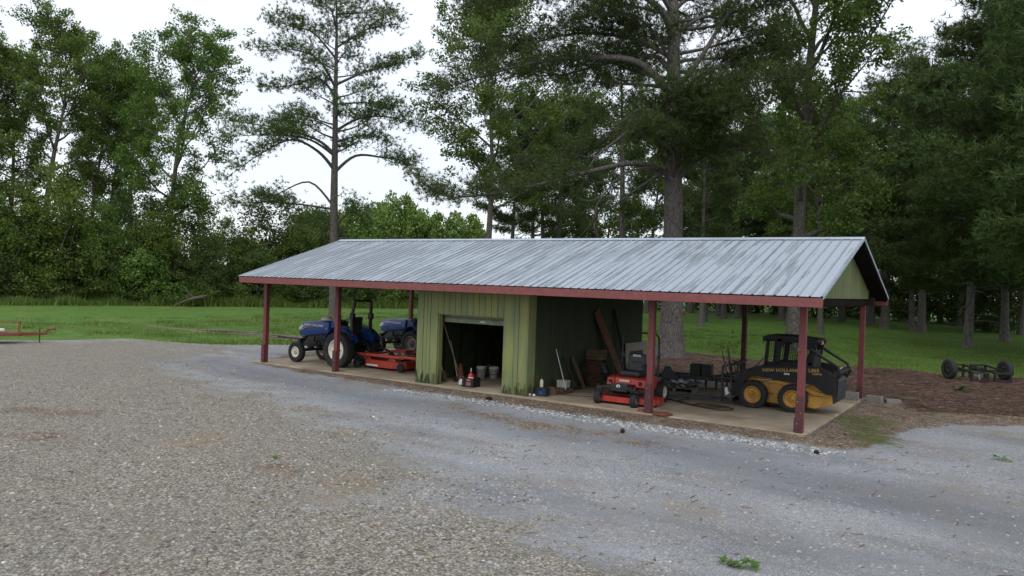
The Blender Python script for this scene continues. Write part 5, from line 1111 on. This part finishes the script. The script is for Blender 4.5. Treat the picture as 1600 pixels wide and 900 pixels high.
def pine(name,label,H,tr,seed,limbs=(),auto=22,base=7,Lmax=5.5,right=(1,0),group=None,loc=(0,0,0),dens=1.0,K=9,tl=.27,tw=.032,lean=(0,0),up=.3,cols='pine_bark',trunkpts=None,burl=None,deads=3,jt=1.,clear=False):
    g=Grow(seed); r=g.r; t=thing(name,label,'tree',loc,0,group)
    rt=np.array([right[0],right[1],0.]); dp=np.array([-right[1],right[0],0.])   # dp points away from the yard
    tp=g.path((0,0,-.2),(lean[0],lean[1],1),H,12,.01,.018); rad=tr*(1-np.linspace(0,1,13)*.95)**.9; rad=np.maximum(rad,.04)
    tp=np.concatenate([[tp[0]],[tp[0]+(tp[1]-tp[0])*.12],[tp[0]+(tp[1]-tp[0])*.4],tp[1:]]); rad=np.concatenate([[rad[0]*1.7],[rad[0]*1.34],[rad[0]*1.07],rad[1:]])
    g.tube(tp,rad,14)
    TP,TD=[],[]
    def dress(lp,r0,fol=.3,secL=1.7,dn=1.):
        m=len(lp); L=np.sum(np.linalg.norm(np.diff(lp,axis=0),axis=1)); g.tube(lp,r0*(1-np.linspace(0,.93,m))**1.2+.006,7)
        ns=max(4,int(L*(1-fol)/.40*dens*dn))
        for k in range(ns):
            u=fol+(1-fol)*(k+r.random()*.8)/ns; q,dd=g.along(lp,u); s1=np.cross(dd,[0,0,1]); s1/=np.linalg.norm(s1)+1e-9
            d2=dd*.75+s1*(1 if k%2 else -1)*r.uniform(.5,1.1)+np.array([0,0,r.uniform(-.05,.45)]); L2=secL*(1.1-.55*u)*r.uniform(.6,1.25)
            sp=g.path(q,d2,L2,5,.045,.10); g.tube(sp,np.linspace(.022,.007,6),4)
            nt=max(3,int(L2/.17))
            for w in range(nt):
                uu=.25+.75*(w+.5)/nt; q2,d3=g.along(sp,uu); jj=3+(r.random()<.6)+(r.random()<.6)
                for _ in range(jj): TP.append(q2+r.standard_normal(3)*np.array([.24,.24,.17])*jt); TD.append(d3)
        for w in (.9,.95,1.0): q2,d3=g.along(lp,w); TP.append(q2); TD.append(d3)
    for lb in limbs:
        h0=lb[0]; pts=lb[1]; r0=lb[2] if len(lb)>2 else .1; fol=lb[3] if len(lb)>3 else .3; dn=lb[4] if len(lb)>4 else 1
        f=h0/H; p,_=g.along(tp[3:],(h0/H*12-1)/11 if h0/H*12>1 else 0); P3=[p]+[rt*a+dp*c_+np.array([0,0,b_]) for a,b_,c_ in pts]
        lp=bez(P3,5)
        if dn==0: g.tube(lp,np.linspace(r0,.02,len(lp)),6); [g.tube(g.path(g.along(lp,u)[0],g.along(lp,u)[1]+r.standard_normal(3)*.7,1.2,5,0,.2),np.linspace(.03,.008,6),4) for u in (.4,.55,.7,.85,.95)]
        else: dress(lp,r0,fol,secL=1.9,dn=dn)
    for i in range(auto):
        f=(i+.5)/auto; h=base+(H*.985-base)*f; p,_=g.along(tp[3:],max(0,(h/H*12-1)/11)); az=i*2.4+r.uniform(-.5,.5)
        if clear and h<H*.86 and math.cos(az)*dp[0]+math.sin(az)*dp[1]<-.30: az=az+PI
        L=Lmax*(1-f)**.55*r.uniform(.6,1.1)*min(1,.55+f*3)+.7; el=up*(.2+1.2*f)
        d=np.array([math.cos(az),math.sin(az),math.sin(el)]); lp=g.path(p,d,L,8,.035,.07); dress(lp,max(.03,tr*.20*(1-f*.7)),.28,1.5)
    for k in range(deads):
        h=base*(.5+.25*k); p,_=g.along(tp[3:],max(0,(h/H*12-1)/11)); az=r.uniform(0,6.28); g.tube(g.path(p,(math.cos(az),math.sin(az),.1),r.uniform(1,2.4),6,-.02,.14),np.linspace(.05,.01,7),5)
    V,F=tufts(np.array(TP),np.array(TD),r,K,tl,tw)
    w=g.wood('trunk',cols,t)
    if burl:
        h,a=burl; p,_=g.along(tp[3:],max(0,(h/H*12-1)/11)); p=p+rt*a; b=MB(); b.lathe([(.001,-.17),(.09,-.12),(.13,0),(.09,.11),(.001,.15)],tuple(p),'z',12); b.build('burl','old_wood',w)
    npmesh('crown',V,F,'needles',t,k=3); return t
# --- hero pine standing alone left of the shed (1 px at the photo = about 46 mm there)
k_=.0457
def LP(x,y,d=0): return ((x-525)*k_, 2.97+(432-y)*k_, d)
pine('tall_pine','tall lone pine with open crown rising behind the left end of the roof',24.6,.38,51,limbs=[
 (LP(0,318)[1],[LP(480,286,.5),LP(430,308,1.0),LP(412,310,1.2)],.09,.45,.7),(LP(0,322)[1],[LP(470,322),LP(420,320,.4),LP(368,325,.8)],.09,.3,1.3),
 (LP(0,262)[1],[LP(492,242,-.5),LP(455,230,-1.2),LP(412,255,-1.5),(LP(368,292,-1.5))],.13,.4,1.1),(LP(0,238)[1],[LP(490,221,.5),LP(440,206,1.2),LP(395,200,1.6),LP(362,198,1.5)],.12,.3,1.2),
 (LP(0,240)[1],[LP(480,228,-1.2),LP(430,228,-2),LP(368,238,-2.6)],.10,.3,1.1),(LP(0,200)[1],[LP(485,193,.4),LP(440,196,.4)],.07,.4,.9),
 (LP(0,150)[1],[LP(490,130),LP(450,142,.5),LP(405,148,.4)],.10,.35,1.1),(LP(0,135)[1],[LP(488,105,-.6),LP(450,97,-1),LP(410,103,-1)],.10,.3,1.2),
 (LP(0,90)[1],[LP(480,60,.5),LP(450,52,.7),LP(418,48,.5)],.08,.3,1.3),(LP(0,45)[1],[LP(500,20),LP(458,10)],.07,.3,1.2),
 (LP(0,265)[1],[LP(548,243),LP(590,240,.8),LP(618,243,1),LP(640,262,1)],.12,.45,1.4),(LP(0,202)[1],[LP(552,184,.3),LP(600,177,.6),LP(640,190,.4)],.11,.35,1.2),
 (LP(0,218)[1],[LP(560,214,-.8),LP(592,222,-1)],.08,.35,1.1),(LP(0,130)[1],[LP(560,110,.5),LP(600,95,.8),LP(636,76,.8)],.10,.35,1.3),
 (LP(0,160)[1],[LP(560,165,-.9),LP(600,168,-1.2)],.08,.3,1.1),(LP(0,72)[1],[LP(560,48),LP(600,34,.4)],.08,.3,1.2),(LP(0,20)[1],[LP(555,20,.4),LP(590,18,.5)],.07,.25,1.2),
 (LP(0,345)[1],[LP(545,330,-.4),LP(560,342,-.6)],.06,.1,1.6),(LP(0,335)[1],[LP(500,338,.5),LP(470,350,.7)],.06,.15,1.5),
 ],auto=26,base=11.8,Lmax=3.5,right=(.686,.728),loc=(-18.3,20.4,-.1),tw=.04,deads=2,lean=(-.024,-.026),jt=1.45,dens=1.1)
# --- the big pine behind the shed
kb=.0294
def BP(x,y,d=0): return ((x-1046)*kb, 2.97+(458-y)*kb, d)
big=pine('big_pine','huge old pine with massive trunk standing right behind the middle of the shed',27,.53,77,limbs=[
 (BP(0,278)[1],[BP(985,270,-.8),BP(900,292,-1.6),BP(810,318,-2.2),BP(725,330,-2.4),BP(690,322,-2.4)],.15,.35,1.4),
 (BP(0,262)[1],[BP(990,300,.6),BP(930,340,1.0),BP(870,345,1.0)],.08,.5,1.0),
 (BP(0,191)[1],[BP(985,185),BP(930,232,.3),BP(870,262,.6),BP(800,268,1.0)],.13,.35,1.4),
 (BP(0,155)[1],[BP(985,118,-.6),BP(915,112,-1.0),BP(850,120,-1.5),BP(760,142,-1.8),BP(690,165,-2.0)],.19,.35,1.5),
 (BP(0,125)[1],[BP(1005,92,1),BP(930,96,1.6),BP(850,107,2.2),BP(780,100,2.6)],.14,.3,1.5),
 (BP(0,70)[1],[BP(1013,36,-.5),BP(950,6,-.9),BP(870,8,-1.2),BP(790,24,-1.6),BP(725,40,-1.8)],.17,.3,1.6),
 (BP(0,52)[1],[BP(1000,10,1),BP(950,-20,1.6),BP(880,-30,2.2),BP(800,-32,2.6)],.12,.25,1.5),
 (BP(0,150)[1],[BP(1075,110,-.3),BP(1098,70,-.4),BP(1130,20,-.6),BP(1150,-20,-.8)],.15,.45,1.1),
 (BP(0,165)[1],[BP(1090,120,.8),BP(1140,105,1.2),BP(1190,128,1.4),BP(1215,150,1.5)],.12,.3,1.4),
 (BP(0,290)[1],[BP(1080,262,-.6),BP(1130,250,-1),BP(1180,262,-1.2)],.09,.25,1.3),
 (BP(0,262)[1],[BP(1070,225,-2),BP(1100,205,-2.6),BP(1140,200,-2.8)],.09,.15,1.7),
 (BP(0,225)[1],[BP(1020,210,-2),BP(1030,195,-3),BP(1065,180,-3.6)],.09,.1,1.9),
 (BP(0,285)[1],[BP(1040,262,-1.8),BP(1020,250,-3.0),BP(1000,245,-3.8)],.08,.08,2.2),
 (BP(0,275)[1],[BP(1060,240,-1.6),BP(1075,222,-2.6),BP(1095,215,-3.4)],.08,.08,2.2),
 (BP(0,185)[1],[BP(1080,190,-1.5),BP(1130,170,-2.4),BP(1200,165,-2.8)],.10,.2,1.7),
 (BP(0,60)[1],[BP(1080,40,.4),BP(1130,55,.6),BP(1180,80,.8)],.10,.3,1.3),
 (BP(0,95)[1],[BP(965,62,1),BP(880,48,1.4),BP(800,62,1.6),BP(725,86,1.6)],.12,.15,1.9),
 (BP(0,25)[1],[BP(990,-10,-.6),BP(920,-22,-1),BP(850,-5,-1),BP(790,-5,-1)],.11,.15,1.9),(BP(0,110)[1],[BP(1000,70,-1),BP(960,55,-1.4),BP(900,60,-1.8)],.08,.1,1.9),
 (BP(0,20)[1],[BP(1090,-20,.4),BP(1150,-30,.6),BP(1190,-10,.8)],.10,.3,1.3),
 (BP(0,196)[1],[BP(1000,205,-.8),BP(960,235,-1.1),BP(925,268,-1.4),BP(915,300,-1.5)],.12,.3,0),
 (BP(0,270)[1],[BP(1000,278,-1),BP(965,292,-1.3),BP(935,330,-1.5),BP(930,350,-1.6)],.07,.3,0),
 (BP(0,300)[1],[BP(1028,270,-.9),BP(1048,245,-1.2)],.04,.3,0),
 ],auto=42,base=10.6,Lmax=7.2,dens=1.4,jt=1.3,clear=True,right=(.927,.375),loc=(8.45,15.25,-.06),burl=(1.35,.50),deads=3,K=9,tl=.26,tw=.028)
# --- repeats of pines, a plain one and a dense low one, each copied and turned
PA=pine('pine_tree','tall dark pine with bare grey trunk at the far side of the lawn behind the right bay',24,.30,91,auto=30,base=8.5,Lmax=5.2,loc=(-17.0,48.6,-.1),dens=1.4,K=8,tl=.36,tw=.055,cols='grey_bark',jt=1.3)
PD=pine('pine_tree','bushy pine with foliage hanging low over the lawn right of the axle frame',23,.27,93,auto=62,base=3.8,Lmax=6.8,loc=(18.7,38.5,-.1),dens=1.5,K=9,tl=.34,tw=.05,jt=1.4,cols='grey_bark',up=.15)
GP='pines scattered over the lawn and its far side'
PA['group']=GP; PD['group']=GP
PA['label']='pine whose trunk shows just left of the long sloping limbs behind the roof'
PB=pine('pine_tree','pine with a stout grey trunk close left of the huge pine, seen over the ridge',24,.34,95,auto=30,base=7.0,Lmax=5.6,loc=(-5.4,38.9,-.1),dens=1.4,K=8,tl=.34,tw=.05,jt=1.3); PB['group']=GP
for i,(x,y,s,lab,src) in enumerate([
 (-.95,45.4,.8,'slim pale trunk standing first right of the huge pine, on the open lawn','A'),(-4.1,54.9,.9,'darker trunk close behind the slim pale trunk right of the huge pine','B'),
 (-8.4,71.8,.9,'left trunk of the far pair seen between the middle post and rear post','A'),(-5.3,64.4,.95,'right and thicker trunk of the far pair seen between middle and rear posts','B'),
 (-9.8,82.8,.9,'thin pale trunk just left of the rear post, farther back at the wood','A'),(-5.1,68.8,1.0,'grey trunk just left of the dark rear post across the lawn','B'),
 (-.15,68.1,1.05,'wide trunk across the lawn between rear post and loader cab','B'),(-1.55,75.2,.9,'trunk half hidden behind the wide trunk above the loader','A'),
 (4.1,66.7,.95,'pine trunk across the lawn just right of the corner post','A'),(5.1,72.9,1.0,'pine trunk across the lawn seen between the corner post and rear corner post','B'),
 (8.6,69.2,1.0,'pine trunk across the lawn just right of the rear corner post','A'),(11.0,60.8,1.1,'thick pine trunk rising right beside the roof gable tip','B'),
 (13.1,62.0,1.0,'pale flaring pine trunk, left of the pair right of the gable','D'),(14.4,56.8,1.0,'straight darker pine trunk, right of the pair right of the gable','B'),
 (21.5,63.4,1.0,'pine at the far right edge of the lawn with low foliage','D'),(13.1,91.7,1.0,'thin pine deep in the wood between the gable pair and the axle frame','D'),
 (24.6,24.5,1.05,'nearest bushy pine at the right margin, its boughs reaching over the lawn','D'),(27.0,41.0,1.1,'bushy pine standing off at the right behind the nearest boughs','D'),
 (17.0,74.0,1.0,'bushy pine across the lawn behind the pine over the axle frame','D'),
 (-19.5,44.0,.9,'pine standing right of the open large leaved tree, first of the left group','A'),(-22.8,55.0,.95,'pine farther back in the gap right of the open large leaved tree','B'),
 (23.5,34.0,1.1,'bushy pine between the nearest boughs and the pine over the axle frame','D'),(20.5,50.0,1.1,'bushy pine back on the lawn right of the pine over the axle frame','D')]):
    o=dup({'A':PA,'B':PB,'D':PD}[src],(x,y,-.1),i*1.3+.4,lab,GP,s)
# --- broadleaf kinds
GL='tall broadleaf trees in the left wood'
BA=broadleaf('oak_tree','tall green tree rising highest at the left with dark forked limbs',27,9,8.0,.36,11,17,.225,46,.68,'leaf_green',group=GL,loc=(-56.9,18.6,-.2))
BB=broadleaf('poplar_tree','tall tree between the two widest crowns of the left wood',26,10,6.4,.30,12,16,.225,46,.68,'leaf_bright',group=GL,loc=(-65.1,26.9,-.2))
BC=broadleaf('oak_tree','round crowned green tree at the right end of the left wood, sky beside it',26,8.0,8.4,.38,13,18,.225,48,.68,'leaf_green',group=GL,loc=(-50.7,28.1,-.2))
for i,(x,y,s,lab,src) in enumerate([(-56.9,27.4,.93,'tree with dark trunk tight on the left of the round crowned tree',BA),(-61.3,13.1,.95,'tree cut by the left frame edge behind the leaning dark limb',BC),(-69.8,21.6,1.0,'tree far back in the left wood between the two tallest crowns',BB),(-71.1,32.7,.9,'tree farthest back in the left wood, seen through gaps in the crowns',BC)]):
    dup(src,(x,y,-.2),i*1.9+.7,lab,GL,s)
t=thing('leaning_snag','bare dead limb leaning up to the left over the dark wood at the left edge','dead tree',(-55.2,17.5,0)); g=Grow(5)
lp=g.path((0,0,0),(-.2,-.55,1.0),15,9,0,.06); g.tube(lp,np.linspace(.26,.05,10),8)
for u in (.5,.65,.8,.9): q,dd=g.along(lp,u); g.tube(g.path(q,dd+g.r.standard_normal(3)*.7,3,5,.05,.15),np.linspace(.09,.015,6),5)
g.wood('trunk','oak_bark',t)
HW=broadleaf('sweetgum_tree','large leaved tree with open branches between the lone pine and the huge pine',27,9.0,9.6,.34,31,22,.22,50,.70,'leaf_green',loc=(-15.9,35.2,-.1)) 
RH=broadleaf('hardwood_tree','forked hardwood with bare dead limb behind the loader bay, sky right of its top',25,5.5,6.4,.42,33,22,.17,62,.60,'leaf_green',bark_='oak_bark',loc=(11.4,25.3,-.06),bare=3)
# small twiggy sapling behind the shed
sp_=bushy('sapling','thin sapling with few leaves beside the dark rear post',1.75,.4,61,leaf=.11,nc=8,per=4,mat='leaf_green',loc=(13.4,9.0,-.05),crad=.2,cat='sapling',bottom=.55)
BU=bushy('sapling_tree','dark leaning bushy sapling across the lawn left of the right edge pine',4.2,2.0,62,leaf=.22,nc=90,per=40,mat='leaf_dark',loc=(19.5,66.3,-.1),crad=.6,cat='sapling')
GU='small trees along the front of the left wood'
U1=bushy('small_tree','small_tree',10.5,3.2,71,leaf=.21,nc=230,per=64,mat='leaf_green',group=GU,crad=.85,cat='tree'); U2=bushy('small_tree','small_tree',8.5,3.8,72,leaf=.21,nc=210,per=70,mat='leaf_dark',group=GU,crad=.9,cat='tree'); U3=bushy('small_tree','small_tree',9,3.0,73,leaf=.20,nc=200,per=64,mat='leaf_bright',group=GU,crad=.8,cat='tree')
und=[(-50.6, 7.3), (-53.6, 11.0), (-49.2, 11.2), (-52.1, 14.6), (-48.4, 15.5), (-51.0, 19.3), (-46.6, 19.2), (-49.8, 23.7), (-45.2, 23.6), (-47.4, 27.6), (-43.8, 27.6), (-50.1, 34.4), (-45.6, 33.7), (-46.4, 37.6), (-42.4, 37.7), (-43.6, 42.3)]
hs=[.85,1.2,.8,1.15,1.2,1.05,.78,1.15,.85,1.1,.72,.80,.78,1.22,.85,1.1]
where=['outermost small tree at the left frame edge','small tree second from the left frame edge, set back','small tree at the left edge behind the red trailer','small tree behind the trailer tongue, set back','yellowish small tree standing forward above the trailer coupling','small tree under the tallest crown, set back','small tree under the gap between the left crowns','small tree under the trunk of the leftmost tall crown, set back','small tree standing forward under the middle of the left wood','small tree set back under the round crown','small tree standing forward under the round crown','lowest small tree in the sky gap, set back','small tree below the sky gap above the fallen log','dark small tree above the left end of the roof','small tree seen over the left roof corner','small tree immediately left of the lone pine foot']
order=[1,2,1,2,3,2,1,2,3,1,2,1,3,2,1,2]; used_={}
for i,((x,y),s,w_,k) in enumerate(zip(und,hs,where,order)):
    src={1:U1,2:U2,3:U3}[k]; adj={1:'leafy green ',2:'dark leaved ',3:'light green '}[k]; lab=(w_ if w_.startswith(('dark','yellowish')) else adj+w_.replace('small tree','small tree',1))
    if k not in used_: used_[k]=1; src.location=(x,y,-.2); src.rotation_euler=(0,0,i*1.1); src.scale=(s,)*3; src['label']=lab
    else: dup(src,(x,y,-.2),i*1.1,lab,GU,s)
GS='dark bushes along the foot of the left wood'
S1=bushy('bush','bush',3.6,2.1,81,leaf=.20,nc=110,per=44,mat='leaf_dark',group=GS,crad=.6); S2=bushy('bush','bush',3.2,2.3,82,leaf=.2,nc=110,per=44,mat='leaf_green',group=GS,crad=.6)
shr=[(-45.9, 11.3), (-46.1, 13.5), (-44.4, 14.7), (-45.2, 17.4), (-43.3, 18.9), (-43.1, 21.3), (-42.9, 23.6), (-41.0, 24.7), (-41.4, 27.6), (-40.2, 29.2), (-40.5, 32.1), (-39.2, 33.7), (-38.3, 36.2), (-37.3, 38.8), (-36.4, 41.1), (-35.5, 43.5), (-34.1, 46.1), (-32.6, 48.6),(-47.5,8.6),(-31.5,52.5),(-29.8,57),(-27.5,62)]
for i,(x,y) in enumerate(shr):
    src=(S1,S2)[i%2]; s=1.0+.35*math.sin(i*2.7); lab='dense bush in the unbroken row of look alike bushes along the foot of the wood'
    if i<2: src.location=(x-1.2,y,-.1); src.scale=(s,)*3; src['label']=lab
    else: dup(src,(x-1.2,y,-.1),i*1.7,lab,GS,(s,s,s*(.8+.3*math.sin(i*1.3+1))))
GD='far pale green trees beyond the wood edge'
dist_=[(-63.9, 67.4), (-71.9, 80.6), (-64.6, 77.8), (-69.8, 89.3), (-60.4, 84.1), (-62.6, 61.6), (-60.4, 90.4), (-62.5, 57.2)]
U4=bushy('far_tree','light green far tree in the low sky gap over the roof ridge',9,3.6,74,leaf=.34,nc=240,per=64,mat='leaf_pale',group=GD,crad=.9,cat='tree')
for i,(x,y) in enumerate(dist_):
    sc3=(1.25,1.25,[1.4,1.62,1.7,1.55,1.45,1.25,1.5,1.25][i])
    if i==0: U4.location=(x,y,-.2); U4.scale=sc3
    else: dup(U4,(x,y,-.2),i*1.4,None,GD,sc3)
# taller trees behind the lawn
GM='tall broadleaf trees in the wood behind the shed'
for i,(x,y,s,lab,src) in enumerate([(-27.7,60.8,.95,'broadleaf tree far behind the long sloping pine limbs',BA),(-19.5,60.9,.95,'broadleaf tree showing between the two pine trunks left of the huge pine',BC),(-16.8,70.0,.95,'broadleaf tree far behind the huge pine trunk',BB),(-13.6,76.7,1.0,'broadleaf tree just right of the huge pine trunk, far behind',BA),(-3,82,1.0,'broadleaf tree in the wood behind the forked hardwood, left side',BC),(6,84,1.0,'broadleaf tree in the wood behind the forked hardwood, right side',BA),(3.5,56,.72,'midsize broadleaf tree on the lawn left of the forked hardwood',BC),(8.7,45,.62,'small full broadleaf tree close behind the forked hardwood',BA),(15.5,84,1.0,'broadleaf tree behind the pale trunks right of the gable',BB),(24,80,1.0,'broadleaf tree in the wood behind the far right pines',BA)]):
    dup(src,(x,y,-.2),i*2.1+.3,lab,GM,s)
# --- the far wood beyond the lawn: one mass
def woods(name,label,spots,seed,H=(12,20),leaf=.33,nc=70,per=56,mat='leaf_dark',lowfill=True):
    g=Grow(seed); r=g.r; pts=[]
    for (x,y) in spots:
        h=r.uniform(*H); w=r.uniform(3.6,5.6); g.tube(np.array([(x,y,-.2),(x+r.uniform(-.4,.4),y,h*.5),(x+r.uniform(-.8,.8),y,h*.9)]),[.28,.2,.05],7)
        u=r.random(nc)**.8; az=r.random(nc)*2*PI; z=h*(.10+.9*u); rr=w*np.sin(PI*np.clip(.2+.74*u,0,1))**.6*np.sqrt(r.random(nc)*.8+.2)
        pts.append(clump_points(np.stack([x+rr*np.cos(az),y+rr*np.sin(az),z],1),per,1.2,r))
        if lowfill:
            m=34; pts.append(clump_points(np.stack([x+r.uniform(-4,4,m),y+r.uniform(-3,3,m),r.uniform(.1,4.2,m)],1),per,1.0,r))
    V,F=leafquads(np.concatenate(pts),leaf,r); wv,wf=np.concatenate(g.V),np.concatenate(g.F)
    me=npmesh(name,np.concatenate([V,wv]),np.concatenate([F,wf+len(V)]),mat); me.data.materials.append(M['oak_bark']); mi=np.zeros(len(F)+len(wf),np.int32); mi[len(F):]=1; me.data.polygons.foreach_set('material_index',mi)
    return tag(me,label,'wood',kind='stuff')
wr=[(-57.9, 62.1), (-49.3, 59.3), (-55.4, 72.6), (-45.5, 67.8), (-46.2, 76.0), (-37.4, 71.2), (-41.1, 85.4)]
woods('distant_woods','low distant wood seen over the left half of the roof ridge',wr,201,H=(6.5,8.5),nc=40,mat='leaf_green')
wr=[(-32.1, 79.1), (-25.5, 75.8), (-27.2, 89.4), (-20.0, 83.8), (-20.2, 96.6), (-11.6, 84.8), (-9.5, 91.7), (-7.0, 98.6), (-0.2, 86.8), (2.3, 93.3), (4.6, 103.8), (9.9, 90.4), (13.5, 87.7), (16.2, 98.9), (19.6, 93.0), (22.6, 87.0), (26.0, 100.9), (28.4, 90.8),(-4,88.5),(6,88),(17,86),(25,86),(31,82),(34,76),(-14,90),(1,98),(11,97)]
woods('far_woods','dense dark wood closing off the far side of the lawn behind the shed',wr,202,H=(13,21),nc=90)
wl=[(-60,2),(-57,8),(-58,14),(-55,17),(-56,23),(-53,27),(-54,33),(-51,38),(-50,43),(-46,46),(-44,50),(-42,56),(-38,60),(-66,20),(-64,30),(-40,52),(-36,64),(-33,70)]
woods('left_woods','dark interior of the left wood filling in behind its front trees',wl,203,H=(6.5,8.5),nc=50)
